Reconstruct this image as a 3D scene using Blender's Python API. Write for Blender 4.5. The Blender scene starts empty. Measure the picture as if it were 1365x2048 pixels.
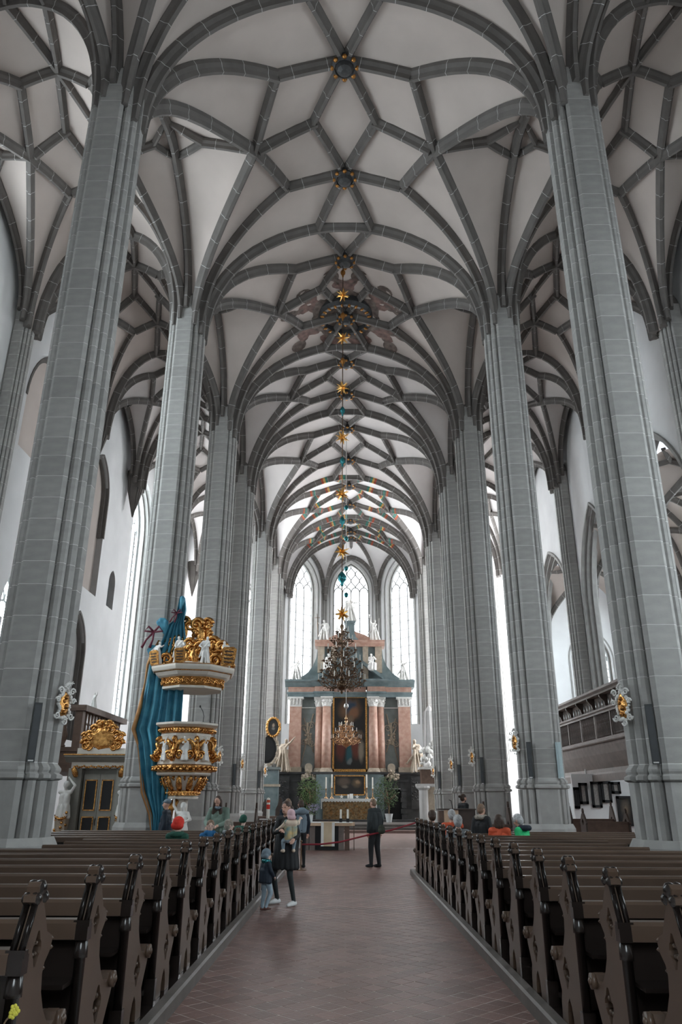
import bpy, bmesh, math, random
import numpy as np
from mathutils import Vector as V, Matrix as M, geometry as G
random.seed(7)
PI = math.pi
SC = bpy.context.scene
COL = SC.collection

# ------------------------------------------------------------------ camera
FPX, PITCH, YAW, ROLL, EYE = 1475.0, math.radians(21.3), math.radians(0.37), math.radians(0.2), 1.72
cam = bpy.data.cameras.new('camera')
cam.sensor_fit = 'VERTICAL'; cam.sensor_height = 36.0; cam.sensor_width = 24.0
cam.lens = 36.0 * FPX / 2048.0
cam.clip_end = 300; cam.clip_start = 0.05
cam_o = bpy.data.objects.new('camera', cam); COL.objects.link(cam_o)
cam_o.matrix_world = (M.Translation((0, 0, EYE)) @ M.Rotation(YAW, 4, 'Z') @ M.Rotation(PI / 2 + PITCH, 4, 'X') @ M.Rotation(ROLL, 4, 'Z'))
SC.camera = cam_o

# ------------------------------------------------------------------ world and exposure
w = bpy.data.worlds.new('overcast_sky'); SC.world = w; w.use_nodes = True
w.node_tree.nodes['Background'].inputs[0].default_value = (0.80, 0.88, 1.0, 1)
w.node_tree.nodes['Background'].inputs[1].default_value = 1.0
SC.view_settings.view_transform = 'Standard'; SC.view_settings.look = 'None'
SC.view_settings.exposure = 0.45; SC.view_settings.gamma = 1.0
SC.view_settings.use_curve_mapping = False
PANE_L, PANE_SIDE = 3.2, 9.0          # radiance of the daylit glass

# ------------------------------------------------------------------ materials
MAT = {}
def mat(name, col, rough=0.7, metal=0.0, var=0.10, scale=6.0, bump=0.0, bscale=30.0, spec=0.4, col2=None, sheen=0.0, detail=4.0):
    m = bpy.data.materials.new(name); m.use_nodes = True
    nt = m.node_tree; b = nt.nodes['Principled BSDF']
    b.inputs['Roughness'].default_value = rough; b.inputs['Metallic'].default_value = metal
    b.inputs['Specular IOR Level'].default_value = spec
    tc = nt.nodes.new('ShaderNodeTexCoord')
    n = nt.nodes.new('ShaderNodeTexNoise'); n.inputs['Scale'].default_value = scale; n.inputs['Detail'].default_value = detail
    nt.links.new(tc.outputs['Object'], n.inputs['Vector'])
    r = nt.nodes.new('ShaderNodeValToRGB')
    c2 = col2 or tuple(min(1, c * (1 + var)) for c in col)
    c1 = col if col2 else tuple(c * (1 - var) for c in col)
    r.color_ramp.elements[0].color = (*c1, 1); r.color_ramp.elements[1].color = (*c2, 1)
    r.color_ramp.elements[0].position = 0.3; r.color_ramp.elements[1].position = 0.7
    nt.links.new(n.outputs['Fac'], r.inputs['Fac']); nt.links.new(r.outputs['Color'], b.inputs['Base Color'])
    if bump:
        n2 = nt.nodes.new('ShaderNodeTexNoise'); n2.inputs['Scale'].default_value = bscale; n2.inputs['Detail'].default_value = 5
        nt.links.new(tc.outputs['Object'], n2.inputs['Vector'])
        bp = nt.nodes.new('ShaderNodeBump'); bp.inputs['Strength'].default_value = bump; bp.inputs['Distance'].default_value = 0.02
        nt.links.new(n2.outputs['Fac'], bp.inputs['Height']); nt.links.new(bp.outputs['Normal'], b.inputs['Normal'])
    MAT[name] = m
    return m
def rand_mat(name, col, amount, rough=0.6, spec=0.4, scale=8.0, bump=0.15):
    """colour that also varies from piece to piece (object random)"""
    m = mat(name, col, rough, 0, 0.10, scale, bump, 25, spec)
    nt = m.node_tree; b = nt.nodes['Principled BSDF']; src = b.inputs['Base Color'].links[0].from_socket
    oi = nt.nodes.new('ShaderNodeObjectInfo'); mr = nt.nodes.new('ShaderNodeMapRange')
    mr.inputs['To Min'].default_value = 1 - amount; mr.inputs['To Max'].default_value = 1 + amount
    nt.links.new(oi.outputs['Random'], mr.inputs['Value'])
    hs = nt.nodes.new('ShaderNodeHueSaturation')
    nt.links.new(src, hs.inputs['Color']); nt.links.new(mr.outputs['Result'], hs.inputs['Value']); nt.links.new(hs.outputs['Color'], b.inputs['Base Color'])
    return m
def emit(name, col, strength):
    m = bpy.data.materials.new(name); m.use_nodes = True; nt = m.node_tree
    b = nt.nodes['Principled BSDF']; b.inputs['Base Color'].default_value = (.6, .65, .7, 1); b.inputs['Roughness'].default_value = .3
    b.inputs['Emission Color'].default_value = (*col, 1); b.inputs['Emission Strength'].default_value = strength
    MAT[name] = m; return m

rand_mat('stone', (0.36, 0.354, 0.338), 0.07, 0.85, 0.3, 3.0, 0.10)
mat('stone_shaded', (0.150, 0.138, 0.128), 0.85, var=.12, scale=2.0, bump=.1)  # pillar stone darkened and warmed, the vault's dimmer light put into colour
mat('mortar', (0.74, 0.74, 0.72), 0.9, var=.05)
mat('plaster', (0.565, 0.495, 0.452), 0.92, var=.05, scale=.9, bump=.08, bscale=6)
mat('plaster_half_lit', (0.66, 0.61, 0.585), 0.92, var=.04, scale=.9, bump=.08, bscale=6)  # halfway step to the brightened choir webs
mat('plaster_lit', (0.82, 0.79, 0.78), 0.92, var=.03, scale=.9, bump=.08, bscale=6)  # web plaster whitened towards the choir, its brighter light put into colour
mat('white_wall', (0.80, 0.80, 0.80), 0.92, var=.05, scale=.7, bump=.06, bscale=5)
mat('grey_reveal', (0.46, 0.45, 0.44), 0.9, var=.08, scale=2)
rand_mat('tile_red', (0.195, 0.110, 0.094), 0.22, 0.36, 0.45, 5.0, 0.25)
mat('tile_joint', (0.80, 0.76, 0.74), 0.6, var=.1, scale=20)
mat('floor_stone', (0.23, 0.15, 0.13), 0.6, var=.15, scale=3)
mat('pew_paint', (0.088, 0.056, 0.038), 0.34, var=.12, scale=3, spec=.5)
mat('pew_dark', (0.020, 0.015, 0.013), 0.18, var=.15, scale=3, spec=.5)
mat('dark_wood', (0.06, 0.04, 0.032), 0.45, var=.2, scale=5)
mat('brown_wood', (0.12, 0.075, 0.055), 0.5, var=.2, scale=5)
mat('gallery_wood', (0.17, 0.14, 0.125), 0.6, var=.15, scale=3)
mat('light_wood', (0.62, 0.44, 0.30), 0.5, var=.1, scale=4)
mat('gold', (0.30, 0.12, 0.03), 0.24, 1.0, col2=(0.90, 0.50, 0.17), scale=13, bump=.6, bscale=24)  # noise mixes crevice darks and bright highlights into the metal colour
mat('dark_gold', (0.42, 0.20, 0.06), 0.38, 1.0, var=.3, scale=9, bump=.5, bscale=22)
mat('brass', (0.50, 0.30, 0.16), 0.25, 1.0, var=.25, scale=12)
mat('dark_brass', (0.20, 0.13, 0.085), 0.30, 1.0, var=.3, scale=12)
mat('cream_paint', (0.66, 0.62, 0.55), 0.55, var=.06, scale=4)
mat('grey_paint', (0.25, 0.245, 0.22), 0.5, var=.08, scale=4)
mat('white_stone', (0.74, 0.73, 0.70), 0.65, var=.08, scale=7, bump=.2, bscale=30)
mat('tan_stone', (0.44, 0.37, 0.29), 0.75, var=.15, scale=6, bump=.3, bscale=25)
mat('pink_marble', (0.44, 0.245, 0.185), 0.40, col2=(0.60, 0.40, 0.32), scale=3.5, detail=8)
mat('grey_marble', (0.17, 0.19, 0.185), 0.42, col2=(0.24, 0.265, 0.255), scale=2.2, detail=8)
mat('blue_marble', (0.12, 0.165, 0.175), 0.42, col2=(0.24, 0.30, 0.31), scale=1.8, detail=8)
mat('black_marble', (0.035, 0.035, 0.036), 0.45, col2=(0.075, 0.075, 0.076), scale=2.5, detail=6)
mat('black', (0.012, 0.012, 0.013), 0.5)
mat('blue_cloth', (0.025, 0.15, 0.24), 0.6, col2=(0.09, 0.34, 0.46), scale=2.5, detail=5)
mat('maroon', (0.13, 0.02, 0.04), 0.6)
mat('bronze_edge', (0.33, 0.17, 0.07), 0.45, 0.7, var=.2)
mat('candle', (0.86, 0.83, 0.76), 0.5, var=.02)
mat('linen', (0.78, 0.78, 0.76), 0.8, var=.03)
mat('beige_cloth', (0.55, 0.43, 0.28), 0.8, col2=(0.68, 0.56, 0.40), scale=3)
mat('speaker_grey', (0.05, 0.054, 0.056), 0.6, var=.05)
mat('speaker_light', (0.42, 0.52, 0.54), 0.6, var=.05)
mat('lead', (0.055, 0.06, 0.065), 0.5)
mat('kerb', (0.13, 0.115, 0.105), 0.5, var=.15, scale=4)
mat('tracery', (0.45, 0.46, 0.46), 0.85, var=.06, scale=3)
mat('leaf', (0.055, 0.10, 0.03), 0.55, col2=(0.12, 0.20, 0.06), scale=14)
mat('dark_leaf', (0.04, 0.075, 0.025), 0.55, col2=(0.08, 0.13, 0.05), scale=14)
mat('yellow_leaf', (0.30, 0.38, 0.05), 0.55, col2=(0.5, 0.5, 0.10), scale=14)
mat('lilac', (0.30, 0.25, 0.45), 0.6, col2=(0.50, 0.45, 0.62), scale=14)
mat('yellow_flower', (0.65, 0.60, 0.08), 0.6, var=.1)
mat('twig', (0.20, 0.13, 0.08), 0.8, var=.2)
mat('pot', (0.62, 0.64, 0.64), 0.45, var=.04)
mat('star_gold', (0.85, 0.48, 0.14), 0.28, 1.0, var=.1)
mat('teal_ball', (0.03, 0.20, 0.22), 0.15, 0.6, var=.2)
mat('glass_drop', (0.55, 0.55, 0.52), 0.08, 0.6, var=.1)
mat('rope_red', (0.20, 0.015, 0.025), 0.7, var=.1)
mat('skin', (0.56, 0.33, 0.25), 0.55, var=.06, scale=20)
mat('skin_pale', (0.66, 0.46, 0.38), 0.55, var=.06, scale=20)
mat('hair_brown', (0.055, 0.032, 0.022), 0.55, var=.3, scale=30)
mat('hair_light', (0.19, 0.12, 0.08), 0.55, var=.3, scale=30)
mat('hair_grey', (0.42, 0.42, 0.42), 0.6, var=.3, scale=30, bump=.4)
mat('cloth_black', (0.012, 0.013, 0.015), 0.75, var=.2, scale=6)
mat('cloth_dark', (0.018, 0.024, 0.026), 0.75, var=.2, scale=6)
mat('cloth_navy', (0.014, 0.022, 0.036), 0.75, var=.25, scale=9)
mat('cloth_olive', (0.028, 0.032, 0.02), 0.8)
mat('cloth_sage', (0.17, 0.235, 0.195), 0.85, var=.1, scale=6)
mat('cloth_green', (0.02, 0.085, 0.06), 0.85, var=.15, scale=6)
mat('cloth_bright_green', (0.02, 0.52, 0.18), 0.6, var=.2, scale=5)
mat('cloth_red', (0.68, 0.045, 0.03), 0.85, var=.1, scale=9)
mat('cloth_orange', (0.62, 0.10, 0.04), 0.7, var=.12, scale=6)
mat('cloth_blue', (0.02, 0.13, 0.30), 0.8, var=.2, scale=6)
mat('cloth_slate', (0.17, 0.22, 0.26), 0.85, var=.1, scale=6)
mat('cloth_cream', (0.66, 0.54, 0.43), 0.9, var=.06, scale=8)
mat('cloth_pink', (0.62, 0.42, 0.45), 0.9, var=.06, scale=8)
mat('cloth_pattern', (0.55, 0.40, 0.18), 0.8, col2=(0.10, 0.24, 0.28), scale=9, detail=2)
mat('cloth_jeans', (0.28, 0.36, 0.42), 0.8, var=.15, scale=9)
mat('cloth_grey', (0.20, 0.22, 0.23), 0.85, var=.12, scale=8)
mat('fur', (0.30, 0.27, 0.23), 0.95, var=.35, scale=25, bump=.8, bscale=30)
mat('shoe_white', (0.72, 0.73, 0.73), 0.5, var=.04)
mat('shoe_brown', (0.10, 0.04, 0.03), 0.5)
mat('pipe_metal', (0.62, 0.63, 0.63), 0.3, 0.8)
mat('mural_brown', (0.075, 0.058, 0.050), 0.9, col2=(0.24, 0.19, 0.165), scale=4.0, detail=8)
mat('mural_rose', (0.12, 0.08, 0.07), 0.9, col2=(0.30, 0.19, 0.165), scale=4.0, detail=8)
mat('band_red', (0.42, 0.08, 0.04), 0.7); mat('band_gold', (0.62, 0.36, 0.10), 0.5); mat('band_green', (0.05, 0.22, 0.17), 0.7)
mat('frontal', (0.13, 0.075, 0.035), 0.5, 0.4, col2=(0.42, 0.30, 0.16), scale=9, detail=8, bump=.5)
mat('plaque', (0.33, 0.31, 0.29), 0.7, var=.25, scale=12)
emit('pane_light', (0.93, 0.97, 1.0), PANE_L)
emit('pane_choir', (0.95, 0.97, 1.0), 12.0)
emit('pane_side', (0.84, 0.94, 1.0), PANE_SIDE)
mat('dim_pane', (0.20, 0.22, 0.23), 0.25, var=.2, scale=3)

def painting_mat(name, blobs, base=(0.018, 0.016, 0.014)):
    """flat painted canvas: dark ground with soft patches of colour"""
    m = bpy.data.materials.new(name); m.use_nodes = True; nt = m.node_tree; b = nt.nodes['Principled BSDF']
    b.inputs['Roughness'].default_value = .45
    tc = nt.nodes.new('ShaderNodeTexCoord'); nz = nt.nodes.new('ShaderNodeTexNoise'); nz.inputs['Scale'].default_value = 5; nz.inputs['Detail'].default_value = 6
    nt.links.new(tc.outputs['Generated'], nz.inputs['Vector'])
    add = nt.nodes.new('ShaderNodeVectorMath'); add.operation = 'MULTIPLY_ADD'
    nt.links.new(nz.outputs['Color'], add.inputs[0]); add.inputs[1].default_value = (.14, 0, .14); nt.links.new(tc.outputs['Generated'], add.inputs[2])
    prev = None
    for (x, z, rx, rz, c) in blobs:
        mp = nt.nodes.new('ShaderNodeMapping'); mp.vector_type = 'TEXTURE'
        mp.inputs['Location'].default_value = (x + .07, 0.5, z + .07); mp.inputs['Scale'].default_value = (rx, 50, rz)
        nt.links.new(add.outputs[0], mp.inputs['Vector'])
        g = nt.nodes.new('ShaderNodeTexGradient'); g.gradient_type = 'SPHERICAL'; nt.links.new(mp.outputs[0], g.inputs[0])
        rr = nt.nodes.new('ShaderNodeMapRange'); rr.inputs['From Max'].default_value = .55; nt.links.new(g.outputs['Fac'], rr.inputs['Value'])
        mx = nt.nodes.new('ShaderNodeMixRGB'); nt.links.new(rr.outputs[0], mx.inputs[0])
        if prev is None: mx.inputs[1].default_value = (*base, 1)
        else: nt.links.new(prev, mx.inputs[1])
        mx.inputs[2].default_value = (*c, 1); prev = mx.outputs[0]
    nt.links.new(prev, b.inputs['Base Color']); MAT[name] = m
painting_mat('painting_large', [(.5, .83, .45, .2, (.16, .085, .04)), (.55, .86, .2, .12, (.03, .06, .10)), (.62, .78, .2, .1, (.26, .12, .06)), (.5, .70, .16, .06, (.20, .13, .08)),
    (.2, .30, .2, .2, (.13, .03, .02)), (.48, .22, .14, .16, (.02, .10, .12)), (.68, .30, .2, .18, (.14, .035, .02)), (.86, .26, .12, .18, (.30, .26, .20)), (.82, .48, .16, .08, (.12, .08, .05)), (.5, .12, .1, .05, (.18, .20, .2))])
painting_mat('painting_small', [(.3, .70, .28, .3, (.11, .08, .06)), (.75, .62, .2, .3, (.12, .085, .05)), (.34, .42, .14, .12, (.16, .13, .10)), (.78, .68, .1, .14, (.34, .22, .13))])
painting_mat('painting_portrait', [(.5, .48, .5, .6, (.03, .028, .026)), (.5, .62, .16, .16, (.38, .29, .22)), (.5, .4, .2, .12, (.20, .19, .17))])
painting_mat('painting_epitaph', [(.5, .6, .45, .5, (.10, .08, .06)), (.5, .55, .2, .2, (.2, .15, .1))])

# ------------------------------------------------------------------ mesh helpers
def ident(): return M.Identity(4)
class MB:
    def __init__(s): s.v = []; s.f = []; s.m = []; s.s = []
    def add(s, vs, fs, m=0, sm=False, T=None):
        o = len(s.v)
        if T is not None: vs = [T @ V(p) for p in vs]
        s.v += [tuple(p) for p in vs]
        s.f += [tuple(i + o for i in f) for f in fs]
        s.m += [m] * len(fs); s.s += [sm] * len(fs)
        return s
    def box(s, x0, x1, y0, y1, z0, z1, m=0, T=None):
        vs = [(x0,y0,z0),(x1,y0,z0),(x1,y1,z0),(x0,y1,z0),(x0,y0,z1),(x1,y0,z1),(x1,y1,z1),(x0,y1,z1)]
        return s.add(vs, [(3,2,1,0),(4,5,6,7),(0,1,5,4),(1,2,6,5),(2,3,7,6),(3,0,4,7)], m, False, T)
    def loft(s, rings, m=0, closed=True, cap=True, sm=False, T=None, ms=None):
        n = len(rings[0]); vs = [p for r in rings for p in r]; fs = []; mm = []
        k = n if closed else n - 1
        for i in range(len(rings) - 1):
            for j in range(k):
                a, b = i * n + j, i * n + (j + 1) % n
                fs.append((a, b, b + n, a + n)); mm.append(ms[i] if ms else m)
        if cap and closed:
            fs.append(tuple(reversed(range(n)))); mm.append(mm[0] if ms else m)
            fs.append(tuple(range((len(rings) - 1) * n, len(rings) * n))); mm.append(mm[-1] if ms else m)
        o = len(s.m); s.add(vs, fs, m, sm, T); s.m[o:] = mm
        return s
    def tube(s, pts, rad, n=8, m=0, T=None, sm=True, flat=1.0):
        pts = [V(p) for p in pts]; k = len(pts)
        rad = rad if isinstance(rad, (list, tuple)) else [rad] * k
        rings = []; up = None
        for i in range(k):
            t = (pts[min(i + 1, k - 1)] - pts[max(i - 1, 0)])
            if t.length < 1e-9: t = V((0, 0, 1))
            t.normalize()
            if up is None:
                a = V((0, 0, 1)) if abs(t.z) < .9 else V((0, 1, 0)); up = t.cross(a).normalized()
            up = (up - t * up.dot(t))
            up = up.normalized() if up.length > 1e-6 else t.orthogonal().normalized()
            sd = t.cross(up)
            rings.append([pts[i] + (up * math.cos(2*PI*j/n) + sd * flat * math.sin(2*PI*j/n)) * max(rad[i], 1e-4) for j in range(n)])
        return s.loft(rings, m, True, True, sm, T)
    def lathe(s, prof, n=12, m=0, T=None, sm=False, a0=0.0, ms=None):
        rings = [[(r * math.cos(a0 + 2*PI*j/n), r * math.sin(a0 + 2*PI*j/n), z) for j in range(n)] for r, z in [(max(r, 1e-4), z) for r, z in prof]]
        return s.loft(rings, m, True, True, sm, T, ms)
    def ell(s, c, r, m=0, n=10, T=None, R=None):
        k = max(4, n // 2); r = (r, r, r) if not isinstance(r, (tuple, list)) else r
        rings = []
        for i in range(k + 1):
            a = -PI/2 + PI * i / k
            ring = []
            for j in range(n):
                b = 2*PI*j/n; p = V((r[0]*max(math.cos(a), 1e-4)*math.cos(b), r[1]*max(math.cos(a), 1e-4)*math.sin(b), r[2]*math.sin(a)))
                if R is not None: p = R @ p
                ring.append(p + V(c))
            rings.append(ring)
        return s.loft(rings, m, True, True, True, T)
    def plate(s, outline, holes=(), d0=0.0, d1=0.1, m=0, T=None, hm=None):
        """flat shape in the local XY plane, extruded along local Z from d0 to d1, with holes"""
        loops = [outline] + list(holes)
        tris = G.tessellate_polygon([[V((p[0], p[1], 0)) for p in l] for l in loops])
        pts = [p for l in loops for p in l]; n = len(pts)
        vs = [(p[0], p[1], d0) for p in pts] + [(p[0], p[1], d1) for p in pts]
        fs = []
        for t in tris:
            a, b, c = [pts[i] for i in t]
            ccw = (b[0]-a[0])*(c[1]-a[1]) - (b[1]-a[1])*(c[0]-a[0]) > 0
            t = t if ccw else t[::-1]
            fs.append(tuple(i + n for i in t)); fs.append(tuple(reversed(t)))
        s.add(vs, fs, m, False, T)
        o = 0
        for li, l in enumerate(loops):
            k = len(l); area = sum(l[i][0]*l[(i+1)%k][1] - l[(i+1)%k][0]*l[i][1] for i in range(k))
            fwd = (area > 0) == (li == 0)
            ss = []
            for i in range(k):
                a, b = o + i, o + (i + 1) % k
                ss.append((a, b, b + n, a + n) if fwd else (b, a, a + n, b + n))
            base = len(s.v) - 2 * n
            s.f += [tuple(i + base for i in f) for f in ss]; s.m += [m if (li == 0 or hm is None) else hm] * len(ss); s.s += [False] * len(ss)
            o += k
        return s
    def mesh(s, name, mats):
        me = bpy.data.meshes.new(name); me.from_pydata(s.v, [], s.f)
        mats = mats if isinstance(mats, (list, tuple)) else [mats]
        for x in mats: me.materials.append(MAT[x] if isinstance(x, str) else x)
        if len(mats) > 1: me.polygons.foreach_set('material_index', s.m)
        me.polygons.foreach_set('use_smooth', s.s); me.update()
        return me
    def build(s, name, mats, parent=None, loc=None, T=None):
        return obj(name, s.mesh(name, mats), parent, loc, T)
def obj(name, me, parent=None, loc=None, T=None):
    o = bpy.data.objects.new(name, me); COL.objects.link(o)
    if parent is not None: o.parent = parent
    if T is not None: o.matrix_local = T
    elif loc is not None: o.location = loc
    return o
def tag(o, label, cat, group=None):
    o['label'] = label; o['category'] = cat
    if group: o['group'] = group
    return o
def thing(name, label, cat, loc=(0, 0, 0), rotz=0.0, group=None):
    o = obj(name, None, None, loc); o.rotation_euler = (0, 0, rotz); return tag(o, label, cat, group)
def struct(o): o['kind'] = 'structure'; return o
def dup(root, loc=None, rotz=None, label=None, group=None, T=None):
    def cp(o, par):
        c = o.copy(); COL.objects.link(c); c.parent = par
        for ch in KIDS.get(o, list(o.children)): cp(ch, c)
        return c
    r = cp(root, None)
    if T is not None: r.matrix_local = T
    if loc is not None: r.location = loc
    if rotz is not None: r.rotation_euler = (0, 0, rotz)
    if label: r['label'] = label
    if group: r['group'] = group
    return r
KIDS = {}
ORD = ['first','second','third','fourth','fifth','sixth','seventh','eighth','ninth','tenth','eleventh','twelfth','thirteenth','fourteenth','fifteenth','sixteenth','seventeenth','eighteenth']
def frame(o, x, y, z):     # matrix from origin and three axes
    m = M.Identity(4)
    for i, a in enumerate((x, y, z)):
        a = V(a)
        for k in range(3): m[k][i] = a[k]
    for k in range(3): m[k][3] = V(o)[k]
    return m
def arch_outline(x0, x1, z0, zs, rise, n=10):
    """pointed arch outline, counter-clockwise from bottom left"""
    c = (x0 + x1) / 2; h = (x1 - x0) / 2; R = (h*h + rise*rise) / (2*h); pts = [(x0, z0), (x1, z0)]
    for i in range(n + 1):       # right arc, centre left of it
        a = math.asin(min(1, rise / R)) * i / n; pts.append((x1 - R + R*math.cos(a), zs + R*math.sin(a)))
    for i in range(n - 1, -1, -1):
        a = math.asin(min(1, rise / R)) * i / n; pts.append((x0 + R - R*math.cos(a), zs + R*math.sin(a)))
    return pts
def arch_ring(x0, x1, z0, zs, rise, a, b):
    """open-footed band between the arch widened by a and the arch widened by b"""
    o = arch_outline(x0 - a, x1 + a, z0, zs, rise + a*1.1); i = arch_outline(x0 - b, x1 + b, z0, zs, rise + b*1.1)
    return o[1:] + [o[0]] + [i[0]] + list(reversed(i[1:]))
def ax(y):      # the church axis drifts slightly to the right towards the east
    return float(np.interp(y, [0, 25, 42, 54, 66], [-.045, -.045, .10, .36, .58]))
# ================================================================== STRUCTURE
PY = [-4.0, 5.2, 14.35, 23.7, 32.2, 39.0, 48.6, 56.5, 62.3]
HX = 5.985
ZS, ZC = 19.2, 23.85
XL, XR = -12.6, 12.7      # faces of the outer walls
AX = 3.15                 # half width of an aisle

# ---- floor
fl = struct(MB().box(-14, 19.5, -5.5, 67, -.4, -.0008).build('floor', 'tile_joint'))
S_T = .2; HALF = S_T * .7071 - .007
def field_mat():
    m = rand_mat('tile_field', (0.20, 0.114, 0.097), 0.22, 0.36, 0.45, 5.0, 0.25); nt = m.node_tree
    oi = [n for n in nt.nodes if n.type == 'OBJECT_INFO'][0]; ge = nt.nodes.new('ShaderNodeNewGeometry')
    for l in list(oi.outputs['Random'].links):
        s = l.to_socket; nt.links.remove(l); nt.links.new(ge.outputs['Random Per Island'], s)
field_mat()
tm = MB()
tm.add([(0,-HALF,0),(HALF,0,0),(0,HALF,0),(-HALF,0,0),(0,-HALF-.003,-.012),(HALF+.003,0,-.012),(0,HALF+.003,-.012),(-HALF-.003,0,-.012)],
       [(0,1,2,3),(0,4,5,1),(1,5,6,2),(2,6,7,3),(3,7,4,0)])
tile_me = tm.mesh('tile', 'tile_red')
field = MB(); near = 0
D = S_T * 1.41421
random.seed(3)
for r in range(int((31.0 - 5.6) / (D / 2))):
    y = 5.6 + r * D / 2
    x0, x1 = (-1.62, 1.75) if y < 20.2 else (-5.2, 5.2)
    k0 = math.ceil((x0 - (D / 2 if r % 2 else 0)) / D)
    x = k0 * D + (D / 2 if r % 2 else 0)
    while x < x1:
        dz = random.uniform(.0004, .0016); tilt = random.uniform(-.003, .003)
        if near < 300 and y > 6.0:
            o = obj('tile', tile_me, fl, (x, y, dz)); o.rotation_euler = (tilt, random.uniform(-.003, .003), 0); near += 1
        else:
            field.add([V(p) + V((x, y, dz)) for p in tm.v], tm.f)
        x += D
o = field.build('tile_field', 'tile_field', fl); o['kind'] = 'stuff'
MB().box(-5.9, 5.9, 31.0, 44.0, -.05, .004).build('paving', 'floor_stone', fl)
MB().box(-12.7, -5.25, 20.3, 44.0, -.05, .003).build('paving', 'floor_stone', fl)
MB().box(5.25, 19, 20.3, 44.0, -.05, .003).build('paving', 'floor_stone', fl)
for i, (y, z) in enumerate([(44.0, .14), (44.8, .27), (45.6, .40)]):
    struct(MB().box(-12.6, 12.5, y, 66.5, z - .15, z).build('floor', 'kerb' if i else 'floor_stone'))
# wooden platforms carrying the pews, with worn stone kerbs
for sgn, xi in ((-1, -1.48), (1, 1.61)):
    a, b = sorted((xi + sgn * .10, sgn * 7.3))
    struct(MB().box(a, b, 1.0, 20.25, -.1, .118).build('floor', 'pew_dark'))
    a, b = sorted((xi, xi + sgn * .10))
    k = MB(); pr = [(a, 0), (b, 0), (b, .125), (a + .02, .125), (a, .105)] if sgn > 0 else [(a, 0), (b, 0), (b, .105), (b - .02, .125), (a, .125)]
    k.plate(pr, (), 1.0, 20.25, 0, frame((0, 0, 0), (1, 0, 0), (0, 0, 1), (0, 1, 0)))
    struct(k.build('trim_1' if sgn < 0 else 'trim_2', 'kerb'))

# ---- vaults
RIB = [(-.16, -.03), (-.16, .11), (-.085, .21), (-.055, .35), (.055, .35), (.085, .21), (.16, .11), (.16, -.03)]
def bez(P, N, slope, n=12, k=.5):
    P, N = V(P), V(N); d = V((N.x - P.x, N.y - P.y, 0)); L = d.length; dz = N.z - P.z
    if L > 1e-6: d /= L
    p1 = P + V((0, 0, dz * .62)); p2 = N - d * L * k - V((0, 0, slope * L * k)); out = []
    for i in range(n + 1):
        t = i / n; u = 1 - t
        out.append(P*u**3 + p1*3*u*u*t + p2*3*u*t*t + N*t**3)
    return out
def line(a, b, n=6, bow=.05):
    a, b = V(a), V(b); return [a.lerp(b, i/n) + V((0, 0, bow * 4 * (i/n) * (1 - i/n))) for i in range(n + 1)]
def resample(pts, step):
    d = [0]
    for a, b in zip(pts, pts[1:]): d.append(d[-1] + (b - a).length)
    return d
def at_len(pts, d, s):
    s = max(0, min(d[-1], s))
    for i in range(len(d) - 1):
        if s <= d[i + 1] + 1e-9:
            f = 0 if d[i+1] == d[i] else (s - d[i]) / (d[i+1] - d[i]); return pts[i].lerp(pts[i+1], f)
    return pts[-1]
def rib(pts, parent, scale=1.0, paint=False, name='rib', joints=True):
    pts = [V(p) for p in pts]; d = resample(pts, 1); L = d[-1]
    ss = []; n = max(1, round(L / .42))
    for i in range(n + 1): ss.append((L * i / n, 0))
    if joints:
        nj = max(1, round(L / .95)); 
        for j in range(1, nj + 1):
            c = (j - .5) * L / nj + random.uniform(-.1, .1)
            ss = [q for q in ss if abs(q[0] - c) > .06 or q[0] in (0, L)]
            ss += [(c - .006, 1), (c + .006, 0)]
    if paint:
        for c0 in ((L - 1.0,) if L > 3.5 else (.35,)):
            for j, mm in enumerate((2, 3, 4)):
                ss.append((c0 + j * .15, mm))
            ss.append((c0 + .45, 0))
    ss.sort()
    pl = V((pts[-1].x - pts[0].x, pts[-1].y - pts[0].y, 0))
    if pl.length < 1e-5: pl = V((1, 0, 0))
    pl.normalize(); S = pl.cross(V((0, 0, 1)))
    rings, ms = [], []; cur = 0
    for s, mm in ss:
        p = at_len(pts, d, s); t = (at_len(pts, d, s + .15) - at_len(pts, d, s - .15)).normalized()
        I = t.cross(S).normalized()
        rings.append([p + S * a * scale + I * b * scale for a, b in RIB]); ms.append(mm)
    # once the painted bands start they run to their own end
    mb = MB(); mb.loft(rings, 0, True, True, False, None, ms[:-1] if len(ms) > 1 else None)
    return mb.build(name, ['stone_shaded', 'mortar', 'band_red', 'band_gold', 'band_green'] if paint else ['stone_shaded', 'mortar'], parent)
def ruled(mb, c1, c2, nv=5, bulge=.10, fade=True):
    n = len(c1); rows = []
    for v in range(nv + 1):
        f = v / nv
        rows.append([c1[i].lerp(c2[i], f) + V((0, 0, bulge * math.sin(PI * f) * (i / (n - 1) if fade else math.sin(PI * i / (n - 1))))) for i in range(n)])
    mb.loft(rows, 0, False, False, True)
def boss(parent, p, r=.42, gold='dark_gold'):
    mb = MB(); p = V(p)
    mb.lathe([(r*.55, .05), (r*.95, -.22), (r, -.40), (r*.78, -.47), (r*.70, -.42), (r*.55, -.55), (r*.25, -.62), (.02, -.63)], 12, 0, M.Translation(p), False)
    for k in range(8):
        a = 2*PI*k/8; mb.ell((p.x + r*.95*math.cos(a), p.y + r*.95*math.sin(a), p.z - .42), (.09, .09, .07), 1, 6)
    return mb.build('boss', ['black_marble', gold], parent)
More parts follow.
